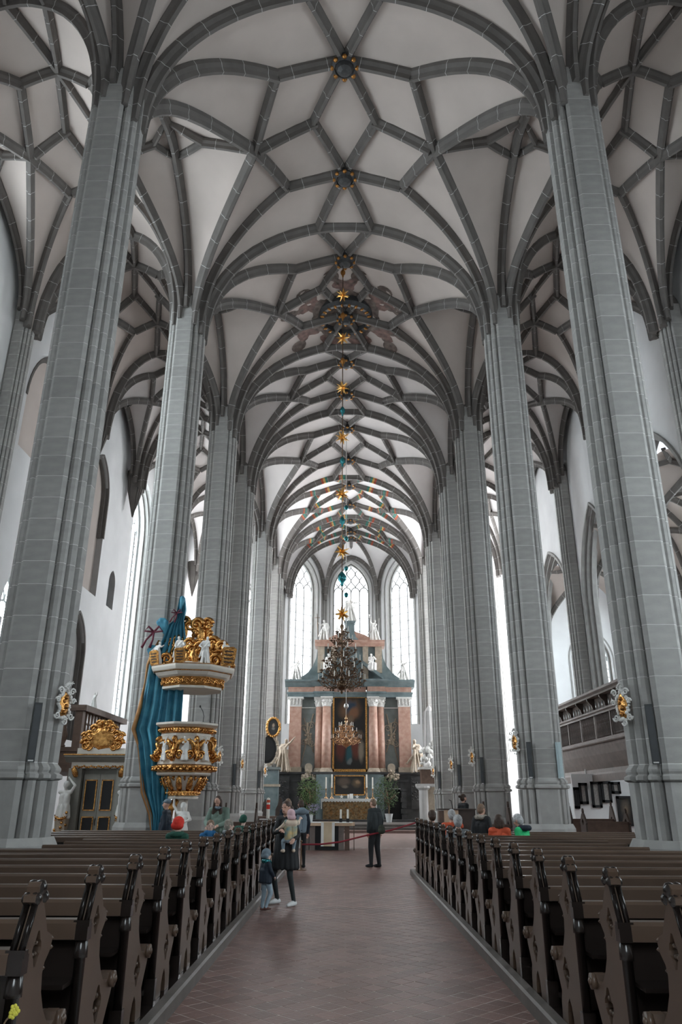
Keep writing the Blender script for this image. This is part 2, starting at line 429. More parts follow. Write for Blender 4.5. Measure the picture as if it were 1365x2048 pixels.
def vault(cx0, y0, cx1, y1, h, zs, zc, gz, rs=1.0, ribs=True, paint=False, arcade=(True, True), close=False, off=.42, drop=1.2, bosses=True, start_arch=True, wm='plaster'):
    def W(x, s, z): return V((cx0 + (cx1 - cx0)*s + x, y0 + (y1 - y0)*s, z))
    rz = zc - zs; web = MB(); R = []
    K1, K2 = W(0, .257, zc), W(0, .743, zc)
    fz, cz, az = zc - .09*rz, zc - .14*rz, zc - .29*rz
    B, A, C, D_, F0, F1, Gp = {}, {}, {}, {}, {}, {}, {}
    for q, sg in enumerate((-1, 1)):
        B[sg], A[sg] = W(sg*.185*h, .5, zc - .01), W(sg*.513*h, .5, az)
        C[sg], D_[sg] = W(sg*.36*h, .257, cz), W(sg*.36*h, .743, cz)
        F0[sg], F1[sg] = W(sg*.18*h, 0, fz), W(sg*.18*h, 1, fz)
        Gp[sg] = W(sg*h, .5, gz[q])
        def start(s, N, dr):
            P = W(sg*h, s, 0); d = V((N.x - P.x, N.y - P.y, 0)).normalized(); p = P + d*off; return V((p.x, p.y, zs - dr))
        c = {}
        for s, F, Q in ((0, F0[sg], C[sg]), (1, F1[sg], D_[sg])):
            c[s, 'F'] = bez(start(s, F, drop), F, .22); c[s, 'C'] = bez(start(s, Q, drop), Q, .30)
            c[s, 'A'] = bez(start(s, A[sg], drop*.75), A[sg], .40, k=.42); c[s, 'G'] = bez(start(s, Gp[sg], .2), Gp[sg], .12, k=.45)
            K = K1 if s == 0 else K2
            cc = bez(start(s, Q, drop), Q, .30, 9)[:-1] + line(Q, K, 3, .03)
            ruled(web, c[s, 'F'], cc, 5); ruled(web, c[s, 'C'], c[s, 'A'], 4); ruled(web, c[s, 'A'], c[s, 'G'], 5, .12)
            R += [(c[s, 'C'],), (line(Q, K, 5, .04),), (c[s, 'A'],), (line(F, K, 4),), (line(Q, A[sg], 4),), (line(B[sg], K, 4),)]
            if s == 0 and start_arch or s == 1 and close: R.append((c[s, 'F'],))
            if arcade[q]: R.append((c[s, 'G'],))
        R += [(line(A[sg], B[sg], 4),)]
        # short ridge with a small forked, curved-sided opening at the arcade crown
        g1, g2 = A[sg].lerp(Gp[sg], .62), A[sg].lerp(Gp[sg], .62)
        R.append((line(A[sg], g1, 4, .03), .8))
        e = .085
        for s_ in (-1, 1):
            tgt = W(sg*h, .5 + s_*e, gz[q] - .04)
            R.append((line(g1, tgt, 5, -.05), .7))
        for s, Q, K in ((0, C[sg], K1), (1, D_[sg], K2)):
            ruled(web, line(A[sg], Q, 4), line(B[sg], K, 4), 3, .05, False)
    ruled(web, [K1, B[1]], [B[-1], K2], 3, .03, False)
    for F, K in ((F0, K1), (F1, K2)): ruled(web, line(F[-1], K, 3, 0), line(F[1], K, 3, 0), 3, .03, False)
    R += [(line(F0[-1], F0[1], 6, .10),)] if start_arch else []
    if close: R.append((line(F1[-1], F1[1], 6, .10),))
    o = struct(web.build('ceiling', wm))
    if ribs:
        for r in R: rib(r[0], o, rs * (r[1] if len(r) > 1 else 1), paint and len(r) == 1)
        if bosses:
            for K in (K1, K2): boss(o, K, .42 * rs)
    return o, K1, K2
NAVE = []
for k in range(8):
    y0, y1 = PY[k], PY[k + 1]
    h = HX if k < 7 else 5.85
    NAVE.append(vault(ax(y0), y0, ax(y1), y1, h, ZS, ZC, (23.1, 23.1), 1.0, k > 0, k >= 6, close=(k == 7), bosses=(k > 0), start_arch=k > 0, wm='plaster' if k < 4 else ('plaster_half_lit' if k < 6 else 'plaster_lit')))
for sg in (-1, 1):
    for k in range(8):
        y0, y1 = PY[k], PY[k + 1]
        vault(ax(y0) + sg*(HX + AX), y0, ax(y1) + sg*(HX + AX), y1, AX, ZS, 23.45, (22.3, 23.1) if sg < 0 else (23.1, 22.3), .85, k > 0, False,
              arcade=(sg < 0, sg > 0), close=(k == 7), drop=.9, bosses=False, start_arch=k > 0, wm='plaster' if k < 4 else ('plaster_half_lit' if k < 6 else 'plaster_lit'))
for k in range(2, 6):     # low outer aisle on the right
    y0, y1 = PY[k], PY[k + 1]
    vault(16.0, y0, 16.0, y1, 3.0, 11.6, 15.9, (15.2, 15.2), .75, True, False, arcade=(False, True), drop=.6, bosses=False)

# big wreath-framed round opening in the crown between second and third pillars, painted angels around it
o3, _, KH = NAVE[3]
mb = MB()
mb.lathe([(1.42, .15), (1.42, -.30), (1.26, -.46), (1.08, -.42), (1.04, .1)], 28, 0, M.Translation(KH))
mb.lathe([(1.04, .11), (.01, .12)], 28, 1, M.Translation(KH))
for k in range(22):
    a = 2*PI*k/22; mb.ell(KH + V((1.18*math.cos(a), 1.18*math.sin(a), -.45)), (.13, .08, .06), 2, 6, None, M.Rotation(a, 3, 'Z'))
mb.build('wreath_opening', ['black_marble', 'black', 'dark_gold'], o3)
from mathutils.bvhtree import BVHTree
bvh = BVHTree.FromPolygons([v.co.copy() for v in o3.data.vertices], [tuple(p.vertices) for p in o3.data.polygons])
def on_web(x, y):
    h = bvh.ray_cast(V((x, y, 15)), V((0, 0, 1)))
    return (h[0].z if h[0] else KH.z) - .025
random.seed(11)
def painted(name, mt, cx, cy, rot, fr):
    """flat paint on the web: outline fr(t), following the curved plaster"""
    mb = MB(); n, R = 26, 4; vs = [(cx, cy, on_web(cx, cy))]; fs = []
    for j in range(1, R + 1):
        for i in range(n):
            t = 2*PI*i/n; r = fr(t)*j/R; x, y = cx + r*math.cos(t + rot), cy + r*math.sin(t + rot); vs.append((x, y, on_web(x, y)))
    for i in range(n): fs.append((0, 1 + i, 1 + (i + 1) % n))
    for j in range(R - 1):
        for i in range(n): a_, b_ = 1 + j*n + i, 1 + j*n + (i + 1) % n; fs.append((a_, a_ + n, b_ + n, b_))
    mb.add(vs, fs, 0, True); return mb.build(name, mt, o3)
painted('painted_cloud', 'mural_brown', KH.x, KH.y, 0, lambda t: 1.75 + .14*math.sin(7*t))
for k, a in enumerate([.45, 1.2, 1.95, 2.75, 3.75, 4.7, 5.6]):
    c, s_ = math.cos(a), math.sin(a)
    painted('painted_angel', 'mural_rose', KH.x + 2.05*c, KH.y + 2.05*s_, a, lambda t: .52*(1 + .25*math.sin(3*t + k) + .15*math.sin(5*t + 2*k)))
    for q in (-1, 1):
        painted('painted_wing', 'mural_brown', KH.x + 2.5*c - q*.42*s_, KH.y + 2.5*s_ + q*.42*c, a + q*.6, lambda t: .14 + .62*abs(math.cos(t))**1.6*(1 if math.cos(t) > 0 else .35))

# ---- windows
WN = [0]
def window(T, x0, x1, z0, zs, rise, lights=3, rows=12, pane='pane_side', frame_w=.16, dep=.14, mull=.06, bars=True):
    """stone-framed pointed window in the XY plane of T; lights divided by mullions, each light by glazing bars"""
    WN[0] += 1
    out = arch_outline(x0, x1, z0, zs, rise); f = frame_w
    inn = arch_outline(x0 + f, x1 - f, z0 + f, zs, rise - f*1.15)
    root = struct(MB().plate(out, [inn], -dep, dep).build('window_%d' % WN[0], 'tracery', T=T))
    X0, X1, Z0 = x0 + f, x1 - f, z0 + f; lw = (X1 - X0) / lights; rh = (zs - Z0) / rows
    g = .012
    pm = MB().box(g, lw - mull*.6 - g, -.01, .01, g, rh - g).mesh('pane', pane)
    TT = M(((1,0,0,0),(0,0,1,0),(0,1,0,0),(0,0,0,1)))
    for i in range(lights):
        for j in range(rows):
            obj('pane', pm, root, T=M.Translation((X0 + i*lw + mull*.3, Z0 + j*rh, 0)) @ TT)
    hd = [p for p in arch_outline(X0, X1, zs, zs, rise - f*1.15)]
    MB().plate(hd, (), -.01, .01).build('head_pane', pane, root)
    for i in range(1, lights):
        x = X0 + i*lw; MB().box(x - mull, x + mull, Z0, zs + .05, -mull*2.2, mull*2.2).build('mullion', 'tracery', root)
    if bars:
        for j in range(1, rows): MB().box(X0, X1, Z0 + j*rh - .024, Z0 + j*rh + .024, -.03, .03).build('glazing_bar', 'lead', root)
    tr = MB(); c = (X0 + X1)/2; H = rise - f*1.15; hw = (X1 - X0)/2
    def inside(p):
        R = (hw*hw + H*H)/(2*hw); dx = abs(p[0] - c); return (dx + R - hw)**2 + (p[1] - zs)**2 < R*R*1.01
    def tub(pts, r=.06):
        run = []
        for p in pts + [None]:
            if p is not None and inside(p): run.append((p[0], p[1], 0))
            else:
                if len(run) > 1: tr.tube(run, r, 6)
                run = []
    for i in range(lights):     # little pointed heads, then a diamond net above
        a, b = X0 + i*lw, X0 + (i + 1)*lw
        tub([(a + (b - a)*.5*(1 - math.cos(t*PI/2/8)), zs + lw*.62*math.sin(t*PI/2/8)) for t in range(9)])
        tub([(b - (b - a)*.5*(1 - math.cos(t*PI/2/8)), zs + lw*.62*math.sin(t*PI/2/8)) for t in range(9)])
    y = zs + lw*.62; row = 0
    while y < zs + H:
        for i in range(-1, lights + 1):
            m_ = X0 + (i + .5 + (.5 if row % 2 else 0))*lw
            for sd in (-1, 1):
                tub([(m_ + sd*lw*.5*(.5 - .5*math.cos(PI*t/8)), y + lw*.85*t/8) for t in range(9)], .055)
        y += lw*.85; row += 1
    tr.build('tracery', 'tracery', root)
    return root
def reveal(T, x0, x1, z0, zs, rise, d0, d1, w_=.22, mat_='stone', name='trim_3', steps=3):
    """moulded stone surround: stepped rings narrowing towards the glass"""
    mb = MB()
    for i in range(steps):
        a = w_ * (1 - i/steps); b = w_ * (1 - (i + 1)/steps) - .001
        mb.plate(arch_ring(x0, x1, z0, zs, rise, a, b), (), d0 + (d1 - d0)*i/steps, d1)
    return struct(mb.build(name, mat_, T=T))
TL = frame((XL, 0, 0), (0, 1, 0), (0, 0, 1), (-1, 0, 0))
TR = frame((XR, 0, 0), (0, 1, 0), (0, 0, 1), (1, 0, 0))
# left outer wall: tall windows, blind recesses, small openings
lw_win = [(16.4, 21.4, 6, 17.5, 3.2, 4, 14), (26.2, 29.4, 5.0, 8.2, 2.1, 2, 4), (40.9, 45.3, 5.9, 17.4, 3.0, 3, 20), (50.2, 54.9, 5.9, 17.4, 3.0, 3, 16)]  # nearest window out of view, put in to light the interior
blind = [(25.4, 30.4, 14.4, 16.6, 2.9), (33.3, 36.1, 11.2, 16.3, 2.0), (37.85, 38.95, 11.2, 12.5, .75), (33.0, 35.5, 4.2, 8.0, 1.9)]
holes = [arch_outline(a, b, c, d, e) for a, b, c, d, e, *_ in lw_win] + [arch_outline(*q) for q in blind]
struct(MB().plate([(-5.5, -.3), (62.3, -.3), (62.3, 24.0), (-5.5, 24.0)], holes, 0, 1.3, 0, TL, 1).build('wall_left', ['white_wall', 'grey_reveal']))
TLd = TL @ M.Translation((0, 0, 1.0))
for a, b, c, d, e, l, r in lw_win:
    window(TLd, a, b, c, d, e, l, r, 'pane_choir' if a > 46 else 'pane_side', .25, .14, .15); reveal(TL, a + .3, b - .3, c, d, e - .3, .02, .7, .42)
for i, q in enumerate(blind):
    a, b, c, d, e = q; big = i in (0, 1)
    struct(MB().plate(arch_outline(a - .05, b + .05, c - .05, d, e + .05), (), .32, .40, 0, TL).build('trim_4', 'plaster' if big else ('dim_pane' if i == 2 else 'grey_reveal')))
    if i != 2: reveal(TL, a + .12, b - .12, (c if not big else d - 2.0*(i == 1)), d, e - .12, -.04, .3, .24, 'stone_shaded', 'trim_5', 2)
# right wall above and between the low arches
ar = [(15.3, 22.8, -.2, 10.6, 5.4), (24.6, 31.3, -.2, 10.6, 5.6), (33.1, 38.1, -.2, 11.2, 4.8), (40.0, 47.6, -.2, 10.6, 5.4)]
rw_win = [(7.8, 11.4, 3.5, 9.0, 2.4, 3, 7), (50.0, 55.2, 4.5, 17.4, 3.0, 3, 20), (57.6, 61.4, 4.5, 17.4, 2.6, 3, 20)]  # first window unseen, added so light reaches the left pillars from behind
holes = [arch_outline(*q) for q in ar] + [arch_outline(*q[:5]) for q in rw_win]
struct(MB().plate([(-5.5, -.3), (62.3, -.3), (62.3, 24.0), (-5.5, 24.0)], holes, 0, .7, 0, TR, 1).build('wall_right', ['white_wall', 'grey_reveal']))
for q in ar: reveal(TR, q[0] + .3, q[1] - .3, 0.0, q[3], q[4] - .3, -.10, .55, .42, 'stone', 'trim_6', 3)
TRd = TR @ M.Translation((0, 0, .45))
for a, b, c, d, e, l, r in rw_win:
    window(TRd, a, b, c, d, e, l, r, 'pane_choir' if a > 46 else 'pane_side'); reveal(TR, a + .2, b - .2, c, d, e - .2, .02, .4, .30)
# outer wall of the low right aisle
TO = frame((19.0, 0, 0), (0, 1, 0), (0, 0, 1), (1, 0, 0))
ow = [(16.6, 21.4, 6.6, 11.0, 2.8, 4, 8), (25.8, 30.2, 6.6, 11.0, 2.6, 3, 8), (33.6, 37.6, 7.4, 11.0, 2.4, 3, 8), (41.4, 46.2, 7.4, 11.0, 2.8, 4, 8)]
struct(MB().plate([(13.5, -.3), (49.4, -.3), (49.4, 16.5), (13.5, 16.5)], [arch_outline(*q[:5]) for q in ow], 0, .8, 0, TO, 1).build('wall_outer', ['white_wall', 'grey_reveal']))
for q in ow: window(TO @ M.Translation((0, 0, .5)), *q)
# its east end wall with the little traceried window, and the west end
TE = frame((0, 48.8, 0), (1, 0, 0), (0, 0, 1), (0, 1, 0))
ew = (14.9, 17.5, 7.5, 10.3, 2.0)
struct(MB().plate([(13.3, -.3), (19.4, -.3), (19.4, 16.5), (13.3, 16.5)], [arch_outline(*ew)], 0, .6, 0, TE, 1).build('wall_east', ['white_wall', 'grey_reveal']))
window(TE @ M.Translation((0, 0, .35)), *ew, 3, 5, 'pane_light'); reveal(TE, ew[0] + .1, ew[1] - .1, ew[2], ew[3], ew[4] - .1, -.03, .3, .3)
struct(MB().box(13.3, 19.4, 13.2, 13.9, -.3, 16.5).build('wall_west', 'white_wall'))
# west end behind the camera with an unseen low window added to light pillars
TW = frame((0, -4.6, 0), (1, 0, 0), (0, 0, 1), (0, -1, 0))
ww = (-2.0, 2.0, 4.4, 8.4, 2.4); ws = []
struct(MB().plate([(-14, -.3), (14, -.3), (14, 24.5), (-14, 24.5)], [arch_outline(*ww)] + [arch_outline(*q) for q in ws], 0, .8, 0, TW, 1).build('wall_west', ['white_wall', 'grey_reveal']))
window(TW @ M.Translation((0, 0, .5)), *ww, 3, 5)
for q in ws: window(TW @ M.Translation((0, 0, .5)), *q, 3, 7)
# east ends of the two aisles
TS = frame((0, 62.0, 0), (1, 0, 0), (0, 0, 1), (0, 1, 0))
for a, b in ((-13.5, -5.6), (6.3, 13.4)):
    c = (a + b)/2 + (.2 if a < 0 else -.1); q = (c - 1.7, c + 1.7, 5.0, 17.0, 2.8)
    struct(MB().plate([(a, -.3), (b, -.3), (b, 24.5), (a, 24.5)], [arch_outline(*q)], 0, .6, 0, TS, 1).build('wall_east', ['white_wall', 'grey_reveal']))
    window(TS @ M.Translation((0, 0, .3)), *q, 3, 14, 'pane_choir'); reveal(TS, q[0] + .15, q[1] - .15, q[2], q[3], q[4] - .15, -.03, .25, .35)
# ---- polygonal apse
AP = [V((-5.45, 62.2, 0)), V((-1.98, 66.0, 0)), V((3.05, 66.0, 0)), V((6.55, 62.2, 0))]
zaS = 19.3; KA = V((ax(62.3), 62.3, ZC)); apse = MB(); ribsA = []
for i in range(3):
    a, b = AP[i], AP[i + 1]; L = (b - a).length; d = (b - a)/L; nrm = V((-d.y, d.x, 0))
    T = frame(a, d, (0, 0, 1), nrm)
    wl = (.82, L - .82, 7.5, 19.6, 2.75) if i == 1 else (1.05, L - .95, 7.5, 19.4, 2.55)
    struct(MB().plate([(-.2, -.3), (L + .2, -.3), (L + .2, 24.5), (-.2, 24.5)], [arch_outline(*wl)], 0, .9, 0, T, 1).build('wall_apse', ['white_wall', 'stone']))
    window(T @ M.Translation((0, 0, .6)), *wl, 4 if i == 1 else 3, 16 if i != 1 else 10, 'pane_light', .12, .12, .05)
    reveal(T, wl[0] + .12, wl[1] - .12, wl[2], wl[3], wl[4] - .12, -.06, .5, .44, 'stone', 'trim_7', 4)
    Gm = (a + b)/2 + V((0, 0, 23.0)); Gm -= nrm*.12
    for P in (a, b):
        s = V((P.x, P.y, zaS)) + (KA - V((P.x, P.y, ZC))).normalized()*.15
        c1, c2 = bez(s, KA, .12), bez(s, Gm, .15)
        ruled(apse, c1, c2, 5, .10)
        ribsA.append(c2)
    ribsA.append(line(Gm.lerp(KA, .45), KA, 5, .05))
oA = struct(apse.build('ceiling', 'plaster_lit'))
for P in AP:
    s = V((P.x, P.y, zaS - .6)) + (V((KA.x, KA.y, 0)) - V((P.x, P.y, 0))).normalized()*.15
    rib(bez(s, KA, .12), oA, .9, True)
for c in ribsA: rib(c, oA, .8)
boss(oA, KA, .4)
for i, P in enumerate(AP):      # slender wall shafts in the apse corners
    inw = (V((.5, 60, 0)) - V((P.x, P.y, 0))).normalized()
    for q in (-.20, 0, .20):
        sd = V((-inw.y, inw.x, 0))
        o = MB().tube([P + inw*.10 + sd*q + V((0, 0, .3)), P + inw*.10 + sd*q + V((0, 0, zaS + .3))], .12 if q == 0 else .085, 8).build('shaft', 'stone', oA)
for sg in (-1, 1):              # straight choir walls joining the last pillars to the apse
    x = ax(60) + sg*5.95
    struct(MB().box(min(x, x + sg*.5), max(x, x + sg*.5), 57.0, 62.4, -.3, 24).build('wall_choir', 'white_wall'))
# roof above the vaults closes the house
struct(MB().box(-14.5, 20, -6, 67.5, 24.6, 24.9).build('roof', 'dark_wood'))

# ================================================================== PILLARS
def section(sx=.715, sy=.715, n=5):
    q = [(0, .86), (.36, .86), (.46, .775)]
    def arc(c, r, a0, a1, k=n): return [(c[0] + r*math.cos(math.radians(a0 + (a1 - a0)*i/k)), c[1] + r*math.sin(math.radians(a0 + (a1 - a0)*i/k))) for i in range(k + 1)]
    q += [(.44, .68), (.375, .59), (.375, .53), (.43, .50)]
    q += arc((.575, .575), .13, 190, -50)
    q += [(.61, .43), (.555, .375), (.565, .32)]
    q += arc((.75, .355), .13, 185, -80)
    q += [(.725, .205), (.745, .165), (.82, .17), (.94, .17), (.95, .15), (.95, 0)]
    quarter = q
    pts = [(x, y) for x, y in quarter]                        # north... east
    pts += [(x, -y) for x, y in reversed(quarter[:-1])]
    pts += [(-x, -y) for x, y in quarter[1:]]
    pts += [(-x, y) for x, y in reversed(quarter[1:-1])]
    return [(x*sx, y*sy) for x, y in pts]
SEC = section()
def course_mesh(sec, name='stone_course', m='stone'):
    mb = MB(); mb.loft([[(x, y, 0) for x, y in sec], [(x, y, 1) for x, y in sec]], 0, True, False); return mb.mesh(name, m)
CM = course_mesh(SEC)
def base_parts(root, s=1.0):
    big = [(x*1.13*s, y*1.13*s) for x, y in SEC]
    octo = [(.98*s*math.cos(PI/8 + PI*k/4)*1.02, .98*s*math.sin(PI/8 + PI*k/4)*1.02) for k in range(8)]
    mb = MB(); mb.lathe([(.85*s, 0), (.85*s, .95), (.78*s, 1.08)], 8, 0, None, False, PI/8); mb.build('plinth', 'stone', root)
    mb = MB(); sec2 = [(x*1.06*s, y*1.06*s) for x, y in SEC]
    mb.loft([[(x*.9, y*.9, .55) for x, y in big], [(x, y, 1.15) for x, y in sec2], [(x, y, 2.02) for x, y in sec2]], 0, True, True); mb.build('base', 'stone', root)
    mb = MB(); r = lambda k, z: [(x*k*s, y*k*s, z) for x, y in SEC]
    mb.loft([r(1.06, 2.03), r(1.16, 2.06), r(1.16, 2.12), r(1.06, 2.16), r(1.10, 2.20), r(1.10, 2.24), r(1.0, 2.32)], 0, True, True); mb.build('base_moulding', 'stone', root)
def pillar(x, y, label, top=ZS + .35, sx=1.0, seed=1, rot=0.0, base=True, name='pillar'):
    root = thing(name, label, 'pillar', (x, y, 0), rot)
    rnd = random.Random(seed)
    z0 = 2.33 if base else .0
    if base: base_parts(root, sx)
    c = MB(); k = .992*sx; c.loft([[(px*k, py*k, z0 - .2) for px, py in SEC], [(px*k, py*k, top - .05) for px, py in SEC]], 0, True, True); c.build('mortar_core', 'mortar', root)
    z = z0
    while z < top - .05:
        h = rnd.uniform(.40, .62)
        if top - (z + h) < .35: h = top - z
        o = obj('stone_course', CM, root, (0, 0, z + .004)); o.scale = (sx, sx, h - .010); z += h
    # sloping stone cap closing the top behind the springing ribs
    m_ = MB(); m_.loft([[(px*sx*.99, py*sx*.99, top) for px, py in SEC], [(px*sx*.55, py*sx*.55, top + .55) for px, py in SEC]], 0, True, True); m_.build('springer', 'stone_shaded', root)
    return root
names_ = {2: 'nearest of the row', 3: 'second of the row', 4: 'third of the row', 5: 'fourth of the row', 6: 'fifth of the row', 7: 'sixth of the row, beside the altar'}
for k in range(2, 8):
    for sg in (-1, 1):
        s_ = 'left' if sg < 0 else 'right'
        lab = 'grey clustered stone pillar on the %s of the nave, %s' % (s_, names_[k])
        if k == 3 and sg < 0: lab = 'grey clustered stone pillar behind the gilded pulpit'
        pillar(ax(PY[k]) + sg*HX, PY[k], lab, seed=k*10 + sg)
for k in (1,):
    for sg in (-1, 1):
        pillar(ax(PY[k]) + sg*HX, PY[k], 'grey clustered stone pillar beside the camera on the %s' % ('left' if sg < 0 else 'right'), seed=k*10 + sg)
for k in (2, 3, 4, 5, 6):
    pillar(12.45, PY[k], 'grey stone wall pier between the low arches on the right, %s' % ORD[k - 2], seed=100 + k, sx=.72, top=ZS + .1, name='wall_pier')
pillar(-12.35, PY[3], 'grey half pier against the white left wall by the frame edge', seed=120, sx=.62, top=ZS + .1, name='wall_pier')
for k in (4, 5, 6, 7):   # left wall: ribs gather on pointed corbels
    c = MB(); c.loft([[(px*.75, py*.75, ZS + .2) for px, py in SEC], [(px*.62, py*.62, ZS - 1.0) for px, py in SEC], [(px*.05, py*.05, ZS - 2.6) for px, py in SEC]], 0, True, True)
    struct(c.build('trim_8', 'stone_shaded', loc=(XL + .50, PY[k], 0)))
# ================================================================== FIGURE TOOLS
def cap_rings(mb, a, b, r0, r1, n=10):
    a, b = V(a), V(b); d = b - a; L = d.length
    d = d / L if L > 1e-6 else V((0, 0, 1))
    pts, rad = [], []
    for k in (1, .75, .4, 0): pts.append(a - d*r0*math.sin(k*PI/2)); rad.append(r0*math.cos(k*PI/2) + 1e-4)
    for k in (0, .4, .75, 1): pts.append(b + d*r1*math.sin(k*PI/2)); rad.append(r1*math.cos(k*PI/2) + 1e-4)
    mb.tube(pts, rad, n)
TS_ = bpy.data.scenes.new('workbench')
def fused(name, prims, voxel, mats, smooth=2):
    """one continuous skin grown over capsules ('c',a,b,r0,r1,mat) and ellipsoids ('e',c,r,R,mat)"""
    mb = MB()
    for p in prims:
        if p[0] == 'c': cap_rings(mb, p[1], p[2], p[3], p[4])
        else: mb.ell(p[1], p[2], 0, 12, None, p[3])
    me = bpy.data.meshes.new('tmp'); me.from_pydata(mb.v, [], mb.f); me.update()
    o = bpy.data.objects.new('tmp', me); TS_.collection.objects.link(o)
    r = o.modifiers.new('r', 'REMESH'); r.mode = 'VOXEL'; r.voxel_size = voxel
    if smooth:
        s = o.modifiers.new('s', 'SMOOTH'); s.iterations = smooth; s.factor = .5
    TS_.view_layers[0].update(); dg = TS_.view_layers[0].depsgraph
    out = bpy.data.meshes.new_from_object(o.evaluated_get(dg), depsgraph=dg)
    bpy.data.objects.remove(o); bpy.data.meshes.remove(me)
    out.name = name; out.materials.clear()
    for x in mats: out.materials.append(MAT[x])
    n = len(out.polygons)
    if len(mats) > 1 and n:
        c = np.empty(n*3); out.polygons.foreach_get('center', c); c = c.reshape(-1, 3)
        best = np.full(n, 1e9); mi = np.zeros(n, int)
        for p in prims:
            bias = p[6] if len(p) > 6 and p[0] == 'c' else (p[5] if len(p) > 5 and p[0] == 'e' else 0)
            if p[0] == 'c':
                a, b = np.array(p[1], float), np.array(p[2], float); ba = b - a; q = c - a
                h = np.clip(q @ ba / max(ba @ ba, 1e-9), 0, 1); d = np.linalg.norm(q - h[:, None]*ba, axis=1) - (p[3] + (p[4] - p[3])*h); k = p[5]
            else:
                q = c - np.array(p[1], float)
                if p[3] is not None: q = q @ np.array(p[3])
                r_ = np.array(p[2] if isinstance(p[2], (tuple, list)) else (p[2],)*3, float); d = (np.linalg.norm(q/r_, axis=1) - 1)*r_.min(); k = p[4]
            d = d - bias; w_ = d < best; best[w_] = d[w_]; mi[w_] = k
        out.polygons.foreach_set('material_index', mi.astype(np.int32))
    out.polygons.foreach_set('use_smooth', [True]*n); out.update()
    return out
JD = dict(pel=(0,0,.93), chest=(0,.01,1.24), neck=(0,-.01,1.43), head=(0,.025,1.585), shL=(-.165,0,1.385), elL=(-.225,-.03,1.11), wrL=(-.215,.05,.87),
          shR=(.165,0,1.385), elR=(.225,-.03,1.11), wrR=(.215,.05,.87), hipL=(-.088,0,.92), knL=(-.10,.02,.50), anL=(-.10,-.03,.085), hipR=(.088,0,.92), knR=(.10,.02,.50), anR=(.10,-.03,.085))
SIT = dict(pel=(0,0,.10), chest=(0,-.02,.42), neck=(0,-.02,.60), head=(0,.01,.755), shL=(-.165,-.01,.555), elL=(-.22,.02,.29), wrL=(-.13,.22,.20), shR=(.165,-.01,.555), elR=(.22,.02,.29), wrR=(.13,.22,.20),
           hipL=(-.088,0,.09), knL=(-.11,.40,.10), anL=(-.11,.36,-.33), hipR=(.088,0,.09), knR=(.11,.40,.10), anR=(.11,.36,-.33))
def body_prims(J, puff=1.0, slim=1.0, hs=1.0, MI=None, hands=True, toe=None, fing=True, tilt=None, bare=False):
    """MI: material indexes skin, top, sleeve, legs, shoe"""
    sk, tp, sl, lg, sh = MI or (0, 0, 0, 0, 0)
    J = {k: V(v) for k, v in J.items()}; P = []
    c = lambda a, b, r0, r1, m, bias=0: P.append(('c', tuple(a), tuple(b), r0, r1, m, bias))
    e = lambda a, r, m, R=None, bias=0: P.append(('e', tuple(a), r, R, m, bias))
    sx = (J['shR'] - J['shL']).normalized()
    for s in (-1, 1):
        c(J['pel'] + sx*s*.055*slim, J['chest'] + sx*s*.07*slim, .112*slim, .112*slim, tp)
        c(J['pel'] + sx*s*.05*slim, J['pel'] + sx*s*.055 - V((0, 0, .03)), .11*slim, .10*slim, lg if lg != tp else tp)
    c(J['shL'], J['shR'], .068*puff**.5, .068*puff**.5, tp)
    c(J['chest'] + V((0, 0, .06)), J['neck'], .10, .05, tp)
    hd = J['head']; R = tilt or M.Identity(3)
    c(J['neck'] - V((0, 0, .02)), hd - V((0, 0, .04)), .050, .048, sk)
    e(hd + R @ V((0, -.004, .02))*hs, tuple(x*hs for x in (.074, .092, .098)), sk, R, .004)
    e(hd + R @ V((0, .022, -.05))*hs, tuple(x*hs for x in (.054, .062, .066)), sk, R, .004)
    c(hd + R @ V((0, .088, .0))*hs, hd + R @ V((0, .106, -.030))*hs, .010*hs, .014*hs, sk)
    for s in (-1, 1): e(hd + R @ V((s*.076, -.008, -.005))*hs, tuple(x*hs for x in (.014, .022, .034)), sk, R)
    for q, s in (('L', -1), ('R', 1)):
        a, b, w_ = J['sh'+q], J['el'+q], J['wr'+q]
        c(a, b, .056*puff, .045*puff, sl); c(b, w_, .045*puff, .032*puff, sl)
        if hands:
            d = (w_ - b).normalized(); n = d.cross(sx if abs(d.dot(sx)) < .9 else V((0, 1, 0))).normalized(); k = d.cross(n)
            c(w_, w_ + d*.03, .024, .026, sk)
            e(w_ + d*.065, (.036, .036, .036), sk)
            if fing:
                for i, ln in enumerate((.060, .072, .068, .052)):
                    o = k*(i - 1.5)*.019; f0 = w_ + d*.085 + o; f1 = f0 + d*ln*.55 + n*.010; f2 = f1 + d*ln*.35 + n*.026
                    c(f0, f1, .0095, .0090, sk); c(f1, f2, .0090, .0080, sk)
                t0 = w_ + d*.04 - k*.030; c(t0, t0 + d*.035 - k*.025 + n*.012, .012, .010, sk); c(t0 + d*.035 - k*.025 + n*.012, t0 + d*.062 - k*.026 + n*.024, .010, .009, sk)
        h, kn, an = J['hip'+q], J['kn'+q], J['an'+q]
        c(h, kn, .088*slim, .060*slim, lg); c(kn, an, .060*slim, .040*slim, lg)
        f = (V(toe[q]) if toe else V((0, 1, 0))).normalized()
        c(an + V((0, 0, -.04)) - f*.03, an + V((0, 0, -.045)) + f*.10, .042, .040, sh, .004); c(an + V((0, 0, -.048)) + f*.08, an + V((0, 0, -.055)) + f*.17, .040, .028, sh, .004)
    return P
def pose(base, **kw): d = dict(base); d.update(kw); return d
def scaled(J, k): return {a: tuple(x*k for x in b) for a, b in J.items()}
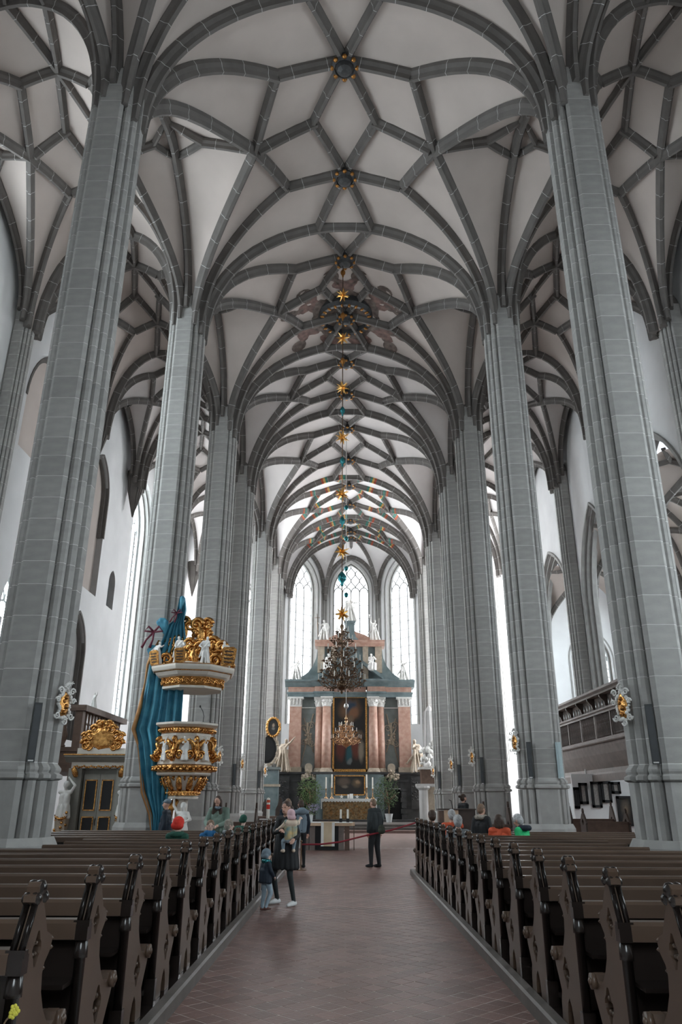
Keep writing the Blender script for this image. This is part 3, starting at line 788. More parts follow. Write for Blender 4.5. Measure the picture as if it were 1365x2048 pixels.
def sc_prims(P, k):
    out = []
    for p in P:
        if p[0] == 'c': out.append(('c', tuple(x*k for x in p[1]), tuple(x*k for x in p[2]), p[3]*k, p[4]*k) + tuple(p[5:]))
        else: out.append(('e', tuple(x*k for x in p[1]), tuple(x*k for x in p[2]), p[3]) + tuple(p[4:]))
    return out
def person(label, loc, rotz, J, mats, MI, k=1.0, extra=(), hair=None, voxel=.0125, **kw):
    root = thing('person', label, 'person', loc, rotz)
    P = body_prims(J, MI=MI, **kw) + list(extra)
    obj('body', fused('body', sc_prims(P, k), voxel, mats), root)
    if hair:
        for nm, prims, mt in hair:
            obj(nm, fused(nm, sc_prims(prims, k), max(.010, voxel*.85), [mt]), root)
    return root
def eyes(root, head, k=1.0, R=None, hs=1.0, mouth=True):
    R = R or M.Identity(3); h = V(head)
    for s in (-1, 1):
        m_ = MB(); m_.ell(tuple((h + R @ V((s*.030, .082, .010))*hs)*k), tuple(x*k*hs for x in (.013, .012, .007)), 0, 8); m_.build('eye', 'hair_brown', root)
    if mouth:
        m_ = MB(); m_.ell(tuple((h + R @ V((0, .080, -.058))*hs)*k), tuple(x*k*hs for x in (.022, .008, .006)), 0, 8); m_.build('mouth', 'maroon', root)
def hair_cap(head, hs=1.0, back=.014, R=None, long=0.0, bun=False, grow=1.0):
    R = R or M.Identity(3); h = V(head)
    P = [('e', tuple(h + R @ V((0, -back, .038))*hs), tuple(x*hs*grow for x in (.084, .096, .092)), R, 0),
         ('e', tuple(h + R @ V((0, -back - .03, -.01))*hs), tuple(x*hs*grow for x in (.078, .070, .085)), R, 0)]
    if long:
        for s in (-1, 1):
            P.append(('c', tuple(h + R @ V((s*.070, -.02, .03))*hs), tuple(h + V((s*.085, .0, -long))), .030, .040, 0)); P.append(('c', tuple(h + R @ V((s*.05, -.05, .0))*hs), tuple(h + V((s*.05, -.05, -long))), .05, .05, 0))
        P.append(('c', tuple(h + R @ V((0, -.05, 0))*hs), tuple(h + V((0, -.06, -long))), .07, .06, 0))
    if bun: P.append(('e', tuple(h + R @ V((0, -.075, .115))*hs), (.042, .042, .040), None, 0))
    return P
def statue_prims(k=1.0, lean=0.0, armL=None, armR=None, robe=True, head_turn=0.0, seat=False, wide=1.0):
    J = pose(JD)
    if seat: J = {a: (x, y, z) for a, (x, y, z) in {a: (v[0], v[1], v[2] + .42) for a, v in SIT.items()}.items()}
    if armL: J['elL'], J['wrL'] = armL
    if armR: J['elR'], J['wrR'] = armR
    sh = lambda p: (p[0] + lean*p[2]*.12*math.sin(p[2]*2.2), p[1] + .03*math.sin(p[2]*3), p[2])
    J = {a: sh(b) for a, b in J.items()}
    P = body_prims(J, puff=1.25, slim=1.08, fing=False)
    if robe and not seat:
        for i in range(9):
            a = 2*PI*i/9; r = (.10 + .04*(i % 2))*wide
            P.append(('c', (r*.7*math.cos(a), r*.6*math.sin(a), 1.12), (r*1.9*math.cos(a + .3), r*1.7*math.sin(a + .3), .06), .05, .065 + .03*(i % 3 == 0), 0))
        P.append(('c', (-.18, .06, 1.34), (.20, .10, .88), .06, .075, 0)); P.append(('c', (.20, .08, .9), (.30*wide, -.05, .45), .07, .05, 0))
    if robe and seat:
        for i in range(5):
            x = -.2 + .1*i; P.append(('c', (x, .05, .52), (x*1.1, .40, .50), .07, .07, 0)); P.append(('c', (x*1.1, .40, .50), (x*1.2, .34 + .05*(i % 2), .04), .065, .06, 0))
        P.append(('e', (0, -.02, .25), (.30, .26, .27), None, 0))
    P.append(('e', (J['head'][0], J['head'][1] - .02, J['head'][2] + .03), (.092, .10, .095), None, 0))
    P.append(('e', (J['head'][0], J['head'][1] - .06, J['head'][2] - .06), (.07, .05, .09), None, 0))
    return sc_prims(P, k)

# ================================================================== PEWS
END = [(-.12,.12),(.13,.12),(.14,.20),(.17,.27),(.215,.31),(.26,.27),(.29,.20),(.30,.12),(.46,.12),(.45,.24),(.415,.32),(.47,.40),(.525,.47),(.555,.53),(.545,.585),(.505,.615),(.455,.61),(.43,.575),
       (.39,.56),(.31,.60),(.235,.67),(.175,.76),(.155,.85),(.17,.90),(.225,.945),(.245,.99),(.205,1.03),(.15,1.05),(.085,1.15),(.05,1.195),(.085,1.215),(.085,1.245),(.055,1.26),(.06,1.285),(.035,1.305),(0,1.31),(-.035,1.305),(-.06,1.285),(-.055,1.26),(-.085,1.245),(-.085,1.215),(-.05,1.195),(-.135,1.02),(-.165,.995),(-.15,.93),(-.12,.90)]
def ell_hole(cy, cz, ry, rz, n=12, lob=0.0): return [(cy + ry*(1 + lob*math.cos(4*2*PI*i/n))*math.cos(2*PI*i/n), cz + rz*(1 + lob*math.cos(4*2*PI*i/n))*math.sin(2*PI*i/n)) for i in range(n)]
HOLES = [ell_hole(.235, .475, .075, .095, 24, .16), ell_hole(.03, .985, .052, .075, 18, .18)]
TPE = frame((0, 0, 0), (0, 1, 0), (0, 0, 1), (1, 0, 0))
PM = {}
PM['bench_end'] = MB().plate(END, HOLES, -.032, .032, 0, TPE).mesh('bench_end', 'pew_paint')
mb = MB()
for s in (-1, 1):
    for (cy, cz, r) in ((.235, .475, .055), (.03, .985, .036)):
        for k in range(4):
            a = PI/4 + k*PI/2; mb.ell((s*.012, cy + r*.75*math.cos(a), cz + r*math.sin(a)), (.016, r*.34, r*.34), 0, 8)
PM['rosette'] = mb.mesh('rosette', 'pew_paint')
mb = MB()
for s in (-1, 1):
    for off in (-.022, .022):
        mb.tube([(s*.0 + off, -.055 + .0, 1.20), (off, -.15, 1.005)], .018, 8)
mb.box(-.05, .05, -.175, -.13, .975, 1.01)
PM['gable_roll'] = mb.mesh('gable_roll', 'pew_dark')
mb = MB(); mb.tube([(0, -.125, .12), (0, -.125, .80), (0, -.125, .80), (0, -.125, .82), (0, -.125, .93)], [.034, .034, .045, .045, .036], 10); mb.box(-.045, .045, -.17, -.10, .10, .30); mb.box(-.045, .045, -.18, -.10, .90, .985)
PM['back_post'] = mb.mesh('back_post', 'pew_dark')
mb = MB()
for s in (-1, 1): mb.tube([(s*.062, .495, .565), (s*.03, .495, .565)], [.05, .05], 12); mb.ell((s*.066, .495, .565), (.014, .026, .026), 0, 8)
PM['arm_scroll'] = mb.mesh('arm_scroll', 'pew_paint')
mb = MB()
for s in (-1, 1):
    mb.ell((s*.02, 0, 1.275), (.035, .042, .042), 0, 10)
    for q in (-1, 1): mb.ell((s*.02, q*.05, 1.228), (.035, .036, .034), 0, 10)
PM['finial'] = mb.mesh('finial', 'pew_dark')
PM['knob'] = MB().ell((0, 0, 0), (.042, .018, .018), 0, 8).mesh('knob', 'pew_paint')
def make_pew(row, side, length, label):
    x0 = 1.75 if side > 0 else -1.65
    root = thing('pew', label, 'pew', (x0, row, 0), 0, 'brown wooden pews')
    if length > 4: MB().box(-.03, .03, -.16, .46, .12, .96).build('end_board', 'pew_dark', root, (side*length, 0, 0))
    for xe in (0,):
        e_ = obj('bench_end', PM['bench_end'], root, (xe, 0, 0))
        for nm in ('rosette', 'gable_roll', 'back_post', 'arm_scroll', 'finial'): obj(nm, PM[nm], e_)
        for kp in ((0, .24, 1.005), (0, .247, .96), (0, .163, .875)): obj('knob', PM['knob'], e_, kp)
    a, b = sorted((side*.03, side*(length - .03)))
    key = (round(a, 2), round(b, 2))
    if key not in PM:
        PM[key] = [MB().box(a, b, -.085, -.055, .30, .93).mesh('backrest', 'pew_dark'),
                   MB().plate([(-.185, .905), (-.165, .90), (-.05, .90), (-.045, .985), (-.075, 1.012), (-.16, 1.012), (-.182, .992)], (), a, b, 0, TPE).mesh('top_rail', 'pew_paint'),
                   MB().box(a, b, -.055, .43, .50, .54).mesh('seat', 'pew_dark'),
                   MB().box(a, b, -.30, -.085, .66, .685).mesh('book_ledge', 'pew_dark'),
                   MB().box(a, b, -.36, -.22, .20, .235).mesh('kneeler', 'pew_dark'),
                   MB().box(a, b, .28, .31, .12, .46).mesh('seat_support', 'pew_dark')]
    for me in PM[key]: obj(me.name.split('.')[0], me, root)
    return root
for k in range(16):
    row = 4.4 + k
    for side in (-1, 1):
        ln = 5.2 if not (13.2 < row < 15.9) else (3.25 if side > 0 else 3.35)
        if k == 15: lab = 'brown wooden pew farthest from the camera in the %s block' % ('left' if side < 0 else 'right')
        else: lab = 'brown wooden pew in the %s block, %s row from the camera' % ('left' if side < 0 else 'right', ORD[k])
        make_pew(row, side, ln, lab)

# pews with pointed gable ends standing in the side aisles
def gable_pew(x0, x1, y, label, h=1.42):
    root = thing('aisle_pew', label, 'pew', (x0, y, 0), 0)
    L = x1 - x0
    for xe in (0, L):
        pts = [(-.30, 0), (.30, 0), (.30, .95), (.36, .98), (.10, h - .12), (.04, h - .10), (.05, h - .02), (0, h + .06), (-.05, h - .02), (-.04, h - .10), (-.10, h - .12), (-.36, .98), (-.30, .95)]
        MB().plate(pts, [ell_hole(0, 1.02, .10, .10, 12, .15)], -.03, .03, 0, TPE).build('gable_end', 'dark_wood', root, (xe, 0, 0))
    MB().box(.02, L - .02, -.22, -.19, .1, 1.0).build('backrest', 'brown_wood', root)
    MB().box(.02, L - .02, -.20, .25, .45, .49).build('seat', 'brown_wood', root)
    MB().box(.02, L - .02, -.25, -.16, 1.0, 1.04).build('top_rail', 'brown_wood', root)
    return root
gable_pew(8.35, 9.85, 28.0, 'dark wooden pew with pointed gable ends in the right aisle', 1.40)
gable_pew(9.0, 10.7, 32.0, 'dark gabled pew behind another in the right aisle', 1.62)
gable_pew(-3.9, -2.9, 26.0, 'dark gabled stall beyond the left pews by the pulpit foot', 1.55)
gable_pew(4.25, 5.0, 24.4, 'dark gabled stall beyond the right pews by the lectern', 1.62)
# ================================================================== ORNAMENT HELPERS
def spiral(c, r, turns, u, w_, n=26, start=0.0, flip=1):
    c, u, w_ = V(c), V(u).normalized(), V(w_).normalized()
    return [c + (u*math.cos(start + flip*2*PI*turns*t/n) + w_*math.sin(start + flip*2*PI*turns*t/n))*r*(1 - .86*t/n) for t in range(n + 1)]
def volute(mb, c, r, u, w_, th, m=0, turns=1.6, start=0.0, flip=1, n=22):
    p = spiral(c, r, turns, u, w_, n, start, flip); mb.tube(p, [th*(1 - .55*i/n) for i in range(n + 1)], 6, m)
def leafy(mb, p0, p1, bend, width, m=0, n=7, lobes=True):
    """a curling acanthus leaf: a fat tapering strip with side lobes"""
    p0, p1, bend = V(p0), V(p1), V(bend); pts = []
    for i in range(n + 1):
        t = i/n; pts.append(p0*(1 - t)**2 + bend*2*t*(1 - t) + p1*t*t)
    mb.tube(pts, [width*(.5 + 1.1*math.sin(PI*min(1, .12 + .86*i/n))) * .6 for i in range(n + 1)], 7, m, None, True, .45)
    if lobes:
        for i in range(1, n):
            d = (pts[i + 1] - pts[i - 1]).normalized(); s = d.cross(V((0, 1, .3))).normalized()
            for q in (-1, 1): mb.ell(pts[i] + s*q*width*.55, (width*.30, width*.22, width*.30), m, 6)
def blobs(mb, n, x, y, z, r, m=0, seed=1, k=6):
    rn = random.Random(seed)
    for _ in range(n): mb.ell((rn.uniform(*x), rn.uniform(*y), rn.uniform(*z)), tuple(rn.uniform(*r) for _ in range(3)), m, k)
def poly_ring(mb, prof, n, m=0, a0=0.0, T=None): return mb.lathe(prof, n, m, T, False, a0)

# ================================================================== HIGH ALTAR
ALT = thing('high_altar', 'tall marble high altar with columns and a large painting in the choir', 'altar', (.33, 54.0, .40))
def part(mb, name, mats, par=None): return mb.build(name, mats, ALT if par is None else par)
# pedestal storey
mb = MB(); mb.box(-4.95, -3.6, -.2, 1.6, 0, 2.95); mb.box(-2.5, -1.75, -.2, 1.6, 0, 2.95); mb.box(1.75, 2.5, -.2, 1.6, 0, 2.95); mb.box(3.6, 4.95, -.2, 1.6, 0, 2.95); mb.box(-3.6, -2.5, -.2, 1.6, 2.05, 2.95); mb.box(2.5, 3.6, -.2, 1.6, 2.05, 2.95); mb.box(-1.75, 1.75, -.35, 1.6, 0, 2.95)
part(mb, 'pedestal', 'black_marble')
part(MB().box(-5.05, 5.05, -.45, 1.65, 2.95, 3.07).box(-2.6, 2.6, -.75, -.45, 2.93, 3.07), 'pedestal_cornice', 'black_marble')
part(MB().box(-2.1, 2.1, -.7, -.2, 0, 2.93).box(-2.3, -1.45, -.78, -.2, 0, 2.9).box(1.45, 2.3, -.78, -.2, 0, 2.9), 'pedestal_centre', 'blue_marble')
for sg in (-1, 1):
    d_ = part(MB().box(-.5, .5, -.05, 0, 0, 2.0), 'door', 'black'); d_.location = (sg*3.05, .25, 0)
    for q in (-1, 1):
        for k in range(6): part(MB().box(sg*3.05 + q*.62 - .17 - .05*(k % 2), sg*3.05 + q*.62 + .17 + .05*(k % 2), -.30, -.2, .08 + k*.36, .38 + k*.36), 'quoin', 'black_marble')
    for k in range(5):
        part(MB().box(sg*3.05 - .65 + k*.26, sg*3.05 - .41 + k*.26, -.33 - .03*(k == 2), -.2, 2.1, 2.42 + .05*(k == 2)), 'lintel_stone', 'black_marble')
    part(MB().box(sg*3.05 - .95, sg*3.05 + .95, -.42, -.2, 2.46, 2.56), 'lintel_cornice', 'black_marble')
    m_ = MB(); m_.box(sg*4.5 - .33, sg*4.5 + .33, -.36, -.2, .75, 2.8); part(m_, 'pier_panel', 'black_marble')
    m_ = MB(); blobs(m_, 26, (sg*4.5 - .27, sg*4.5 + .27), (-.40, -.36), (1.3, 2.7), (.03, .08), 0, 5); part(m_, 'relief', 'black_marble')['kind'] = 'stuff'
    # white relief group with small tablets above each door
    m_ = MB(); blobs(m_, 22, (sg*2.85 - .45, sg*2.85 + .45), (-.55, -.35), (2.55, 2.95), (.06, .15), 0, 9 + sg); blobs(m_, 8, (sg*2.85 - .2, sg*2.85 + .2), (-.52, -.40), (2.85, 3.2), (.06, .12), 0, 3)
    m_.plate(arch_outline(sg*2.85 - .26, sg*2.85 + .26, 3.05, 3.4, .24), (), .3, .42, 0, frame((0, 0, 0), (1, 0, 0), (0, 0, 1), (0, -1, 0))); part(m_, 'white_relief', 'tan_stone')
# main storey
part(MB().box(-4.15, 4.15, .25, 1.4, 3.05, 8.2), 'back_wall', 'grey_marble')
for sg in (-1, 1):
    part(MB().box(sg*2.95 - .62, sg*2.95 + .62, .14, .26, 3.3, 7.35), 'side_panel', 'grey_marble')
    part(MB().box(sg*2.95 - .66, sg*2.95 + .66, .10, .26, 7.38, 7.45), 'panel_moulding', 'white_stone')
    m_ = MB(); rn = random.Random(20 + sg)       # hanging trophy relief: crossed staffs, ribbons, instruments
    cx = sg*2.95
    m_.tube([(cx - sg*.35, .10, 7.0), (cx + sg*.48, .10, 3.5)], [.05, .025], 6); m_.tube([(cx + sg*.30, .10, 6.7), (cx - sg*.40, .10, 4.4)], [.03, .04], 6)
    m_.tube([(cx - .06, .09, 6.4), (cx, .09, 4.9)], [.06, .08], 6); m_.tube([(cx + sg*.32, .09, 6.0), (cx - sg*.25, .09, 5.0)], .04, 6)
    volute(m_, (cx + .2, .08, 6.2), .28, (1, 0, 0), (0, 0, 1), .035); volute(m_, (cx - .28, .08, 6.0), .25, (-1, 0, 0), (0, 0, 1), .035); volute(m_, (cx + .25, .08, 5.0), .25, (1, 0, 0), (0, 0, -1), .035); volute(m_, (cx - .3, .08, 5.1), .22, (-1, 0, 0), (0, 0, -1), .03)
    blobs(m_, 14, (cx - .22, cx + .22), (.05, .12), (5.0, 5.7), (.05, .12), 0, 4); part(m_, 'trophy_relief', 'tan_stone')
def column(x, y, r, label=None):
    c = part(MB().lathe([(r*1.05, 3.35), (r*1.03, 5), (r*.9, 7.45)], 20, 0, None, True), 'column', 'pink_marble'); c.location = (x, y, 0)
    MB().lathe([(r*1.4, 3.07), (r*1.4, 3.17), (r*1.3, 3.2), (r*1.3, 3.26), (r*1.12, 3.3), (r*1.12, 3.35)], 16).build('column_base', 'tan_stone', c)
    m_ = MB(); m_.lathe([(r*.9, 7.45), (r*1.0, 7.5), (r*.95, 7.6), (r*1.15, 7.95), (r*1.35, 8.05)], 14); m_.box(-r*1.35, r*1.35, -r*1.35, r*1.35, 8.02, 8.12)
    for row, (z, rr) in enumerate(((7.52, 1.0), (7.72, 1.12))):
        for k in range(8):
            a = 2*PI*(k + .5*row)/8; leafy(m_, (r*rr*.9*math.cos(a), r*rr*.9*math.sin(a), z), (r*rr*1.35*math.cos(a), r*rr*1.35*math.sin(a), z + .22), (r*rr*.95*math.cos(a), r*rr*.95*math.sin(a), z + .30), .06, 0, 4, False)
    for k in range(4):
        a = PI/4 + k*PI/2; volute(m_, (r*1.35*math.cos(a), r*1.35*math.sin(a), 7.97), .08, (math.cos(a), math.sin(a), 0), (0, 0, 1), .025, 0, 1.3, 0, 1, 10)
    m_.build('capital', 'white_stone', c)
for sg in (-1, 1):
    column(sg*1.64, -.30, .32); column(sg*2.18, .0, .27)
    part(MB().box(sg*1.58 - .42, sg*1.58 + .42, .02, .3, 3.07, 8.1), 'pilaster', 'blue_marble')
    # square outer pier of pink marble with a capital
    p_ = part(MB().box(-.42, .42, -.30, .45, 3.4, 7.45), 'outer_pier', 'pink_marble'); p_.location = (sg*3.85, 0, 0)
    MB().box(-.50, .50, -.38, .5, 3.07, 3.4).build('pier_base', 'tan_stone', p_)
    m_ = MB(); m_.box(-.44, .44, -.32, .45, 7.45, 7.55); m_.box(-.56, .56, -.44, .5, 8.0, 8.12); m_.box(-.44, .44, -.3, .45, 7.55, 8.0)
    for z in (7.55, 7.75):
        for k in range(4): leafy(m_, (-.36 + .24*k, -.33, z), (-.36 + .24*k, -.47, z + .22), (-.36 + .24*k, -.34, z + .30), .07, 0, 4, False)
    for k in (-1, 1): volute(m_, (k*.46, -.42, 7.95), .09, (k, 0, 0), (0, 0, 1), .03, 0, 1.3, 0, 1, 10)
    m_.build('capital', 'white_stone', p_)
part(MB().box(-1.10, 1.10, .02, .10, 3.2, 8.12), 'large_painting', 'painting_large')
m_ = MB()
for a in ((-1.22, -1.10, 3.12, 8.15), (1.10, 1.22, 3.12, 8.15)): m_.box(a[0], a[1], -.08, .12, a[2], a[3])
m_.box(-1.22, 1.22, -.08, .12, 3.10, 3.28); m_.box(-1.22, 1.22, -.08, .12, 8.08, 8.15); part(m_, 'painting_frame', 'gold')
# entablature, breaking forward over the columns
def entab(x0, x1, yf):
    part(MB().box(x0, x1, yf, 1.4, 8.12, 8.45).box(x0 - .05, x1 + .05, yf - .06, 1.4, 8.36, 8.47), 'architrave', 'blue_marble')
    part(MB().box(x0 + .04, x1 - .04, yf + .05, 1.4, 8.47, 8.83), 'frieze', 'pink_marble')
    part(MB().plate([(yf + .02, 8.83), (1.4, 8.83), (1.4, 9.28), (yf - .52, 9.28), (yf - .50, 9.16), (yf - .30, 9.10), (yf - .12, 8.95)], (), x0 - .18, x1 + .18, 0, TPE), 'cornice', 'blue_marble')
for sg in (-1, 1): entab(*sorted((sg*2.5, sg*4.45)), -.25)
for sg in (-1, 1): entab(*sorted((sg*1.2, sg*2.55)), -.62)
entab(-1.2, 1.2, -.30)
# attic with concave flanks
fl_ = [(4.5, 9.28), (3.7, 9.5), (3.1, 9.9), (2.7, 10.4), (2.45, 11.0), (2.35, 11.8)]
part(MB().plate([(-x, z) for x, z in reversed(fl_)] [::-1] + [(x, z) for x, z in reversed(fl_)], (), .3, 1.1, 0, frame((0, 0, 0), (1, 0, 0), (0, 0, 1), (0, 1, 0))), 'attic', 'blue_marble')
for x0_, x1_, y_, z_ in ((-1.35, -.95, .05, 9.4), (.95, 1.35, .05, 9.4), (-2.35, -1.85, .1, 9.9), (1.85, 2.35, .1, 9.9)): part(MB().box(x0_, x1_, y_, .35, z_, 11.8), 'attic_pilaster', 'tan_stone')
part(MB().box(-.95, .95, .18, .3, 9.6, 11.5), 'attic_panel', 'blue_marble')
part(MB().plate([(-.05, 11.8), (1.15, 11.8), (1.15, 12.2), (-.38, 12.2), (-.34, 12.08), (-.16, 12.0)], (), -2.55, 2.55, 0, TPE), 'attic_cornice', 'pink_marble')
for sg in (-1, 1):      # broken pediment slopes and the low top gable
    part(MB().plate([(sg*.5, 10.75), (sg*2.4, 9.35), (sg*2.4, 9.62), (sg*.5, 11.0)], (), -.45, .25, 0, frame((0, 0, 0), (1, 0, 0), (0, 0, 1), (0, 1, 0))), 'pediment_slope', 'blue_marble')
    part(MB().plate([(sg*.35, 12.2), (sg*1.9, 12.2), (sg*1.1, 12.65), (sg*.35, 12.9)], (), .0, .9, 0, frame((0, 0, 0), (1, 0, 0), (0, 0, 1), (0, 1, 0))), 'gable_slope', 'pink_marble')
part(MB().lathe([(.95, 12.2), (.62, 12.5), (.50, 13.0), (.48, 13.5), (.62, 13.6), (.60, 13.7)], 4, 0, M.Translation((0, .4, 0)), False, PI/4), 'statue_pedestal', 'blue_marble')

# statues stand on the altar: things of their own
ST = []
def statue(label, x, y, z, k, rot, mat_='white_stone', extra=(), vox=.028, **kw):
    P = statue_prims(k, **kw) + [tuple(e) for e in extra]
    o = obj('statue', fused('statue', P, vox, [mat_]), None, (x, y, z)); o.rotation_euler = (0, 0, rot)
    return tag(o, label, 'statue')
A0 = .33
UPL, UPR = ((-.36, .10, 1.50), (-.44, .16, 1.76)), ((.36, .10, 1.50), (.44, .16, 1.76))
OUTL, OUTR = ((-.42, .1, 1.30), (-.66, .2, 1.36)), ((.42, .1, 1.30), (.66, .2, 1.36))
statue('white stone figure striding on the topmost pedestal of the altar', A0, 54.4, 14.10, 1.12, PI + .35, lean=1.6, armL=OUTL, armR=((.30, .25, 1.25), (.12, .34, 1.35)), wide=1.7, extra=[('c', (.1, -.1, 1.1), (.45, -.25, .75), .10, .05, 0), ('e', (-.25, .1, 1.0), (.16, .12, .22), None, 0)])
o = statue('white robed statue holding a thin cross on the altar attic', A0 - 1.85, 54.2, 12.6, .95, PI - .3, lean=-1.2, armR=((.36, .12, 1.25), (.45, .28, 1.4)), wide=1.75)
m_ = MB(); m_.tube([(.44, .28, .35), (.52, .30, 2.05)], .022, 6); m_.tube([(.30, .29, 1.72), (.72, .29, 1.76)], .02, 6); m_.build('cross', 'dark_brass', o)
o = statue('white robed statue raising a cup on the altar attic', A0 + 1.80, 54.2, 12.6, .95, PI + .3, lean=1.2, armR=UPR, wide=1.75)
m_ = MB(); m_.lathe([(.03, 0), (.06, .01), (.015, .05), (.015, .12), (.07, .22), (.06, .22)], 8, 0, M.Translation((.44*.95, .18*.95, 1.82*.95))); m_.build('chalice', 'white_stone', o)
m_ = MB(); m_.tube([(-.28, .2, .2), (-.38, .1, 1.75)], .018, 6); m_.build('staff', 'white_stone', o)
statue('white statue bending with outstretched arm on the left end of the altar cornice', A0 - 3.85, 53.8, 9.68, .86, PI - .2, lean=1.5, armL=OUTL, armR=((.3, .05, 1.15), (.36, .2, .95)), wide=1.7)
statue('white statue with arm flung out on the right end of the altar cornice', A0 + 3.85, 53.8, 9.68, .86, PI + .2, lean=-1.5, armR=((.42, .1, 1.35), (.68, .2, 1.5)), armL=UPL, wide=1.7)
statue('white seated figure on the right slope of the altar pediment', A0 + 1.55, 53.5, 10.35, .95, PI + .3, seat=True, armL=((-.30, .15, .85), (-.1, .3, 1.0)))
statue('white seated figure on the left slope of the altar pediment behind the chandelier', A0 - 1.55, 53.5, 10.35, .95, PI - .3, seat=True)
WING = lambda s: [('e', (s*.42, -.18, 1.35), (.20, .08, .34), M.Rotation(s*.5, 3, 'Y'), 0), ('e', (s*.52, -.2, 1.15), (.12, .07, .36), M.Rotation(s*.3, 3, 'Y'), 0)]
statue('tan stone angel with a trumpet standing left of the altar columns', A0 - 4.55, 53.75, 3.47, 1.28, PI - .35, 'tan_stone', lean=1.3, armL=((-.38, .2, 1.5), (-.55, .35, 1.72)), wide=1.8, extra=[('c', (.2, -.1, 1.75), (.45, -.15, 1.5), .13, .12, 0), ('c', (.4, -.15, 1.6), (.35, -.1, 1.0), .13, .08, 0)])
statue('tan stone angel with folded wings standing right of the altar columns', A0 + 4.60, 53.75, 3.47, 1.28, PI + .35, 'tan_stone', lean=-1.2, armR=((.36, .2, 1.2), (.20, .38, 1.3)), wide=1.8, extra=[('c', (-.25, -.12, 1.75), (-.45, -.15, 1.5), .13, .12, 0), ('c', (-.40, -.15, 1.6), (-.38, -.1, .95), .13, .08, 0)])

# altar table below the painting
mt = thing('altar_mensa', 'altar table with brown and gold frontal under the large painting', 'altar table', (A0 - .08, 52.3, .40))
MB().box(-1.72, 1.72, -.55, .95, 0, 1.30).build('body', 'black_marble', mt)
MB().box(-1.70, 1.70, -.60, -.55, .04, 1.22).build('frontal', 'frontal', mt)
m_ = MB(); m_.box(-1.80, 1.80, -.66, .95, 1.30, 1.38)
pts = [(-1.80, 1.33)] + [(-1.80 + 3.6*i/36, 1.19 + .035*math.cos(i*PI)) for i in range(37)] + [(1.80, 1.33)]
m_.plate(pts, (), .66, .675, 0, frame((0, 0, 0), (1, 0, 0), (0, 0, 1), (0, -1, 0))); m_.build('altar_cloth', 'linen', mt)
for s in (-1, 1): MB().box(s*1.79 - .03, s*1.79 + .03, -.67, .5, .75, 1.34).build('cloth_drop', 'linen', mt)
m_ = MB(); rn = random.Random(5)
for k in range(130):
    x = rn.uniform(-1.6, 1.6); z = rn.uniform(.12, 1.15); volute(m_, (x, -.60, z), rn.uniform(.05, .10), (1, 0, 0), (0, 0, rn.choice((-1, 1))), .012, 0, 1.2, rn.uniform(0, 6), 1, 7)
m_.build('gold_embroidery', 'dark_gold', mt)
sp = thing('predella_painting', 'small dark framed painting above the altar table', 'painting', (A0 - .03, 53.25, 1.98))
MB().box(-1.0, 1.0, -.03, 0, .06, 1.22).build('canvas', 'painting_small', sp)
m_ = MB(); m_.box(-1.06, -.98, -.06, .02, 0, 1.28); m_.box(.98, 1.06, -.06, .02, 0, 1.28); m_.box(-1.06, 1.06, -.06, .02, 0, .07); m_.box(-1.06, 1.06, -.06, .02, 1.21, 1.28); m_.build('frame', 'gold', sp)
def candlestick(x, y, z, hs, hc, label, name='candlestick'):
    r = thing(name, label, 'candlestick', (x, y, z))
    MB().lathe([(.14, 0), (.13, .04), (.05, .10), (.03, .16), (.055, .24), (.025, .30), (.022, hs*.8), (.05, hs*.86), (.03, hs*.92), (.07, hs)], 10, 0, None, True).build('stick', 'brass', r)
    MB().lathe([(.045, hs), (.045, hs + hc), (.01, hs + hc + .01)], 10).build('candle', 'candle', r)
    MB().tube([(0, 0, hs + hc), (0, 0, hs + hc + .04)], .008, 5).build('wick', 'black', r)
for x, y, hs, hc, lb in ((-1.60, 52.3, .62, .70, 'outer left'), (-1.22, 52.9, .70, .82, 'inner left'), (1.12, 52.9, .70, .82, 'inner right'), (1.50, 52.3, .62, .70, 'outer right')):
    candlestick(A0 + x, y, 1.78, hs, hc, 'tall brass candlestick with white candle, %s of four on the altar' % lb)
o = MB().box(-.13, -.01, -.02, .02, 0, .26).box(.02, .26, -.02, .02, 0, .30).build('prayer_card', 'linen', None, (A0 - .05, 52.7, 1.78)); tag(o, 'pair of small white cards on the altar table', 'card')
for s in (-1, 1):
    o = MB()
    for k in range(5): o.tube([(0, 0, .14), (.13*math.cos(2*PI*k/5 + PI/2), 0, .14 + .13*math.sin(2*PI*k/5 + PI/2))], [.04, .008], 6)
    tag(o.build('star_ornament', 'linen', None, (A0 - .05 + s*.52, 52.5, 1.75)), 'small white star standing on the %s of the altar table' % ('left' if s < 0 else 'right'), 'ornament')
struct(MB().box(-4.6, 5.2, 50.8, 52.0, .40, .52).build('floor', 'black_marble'))

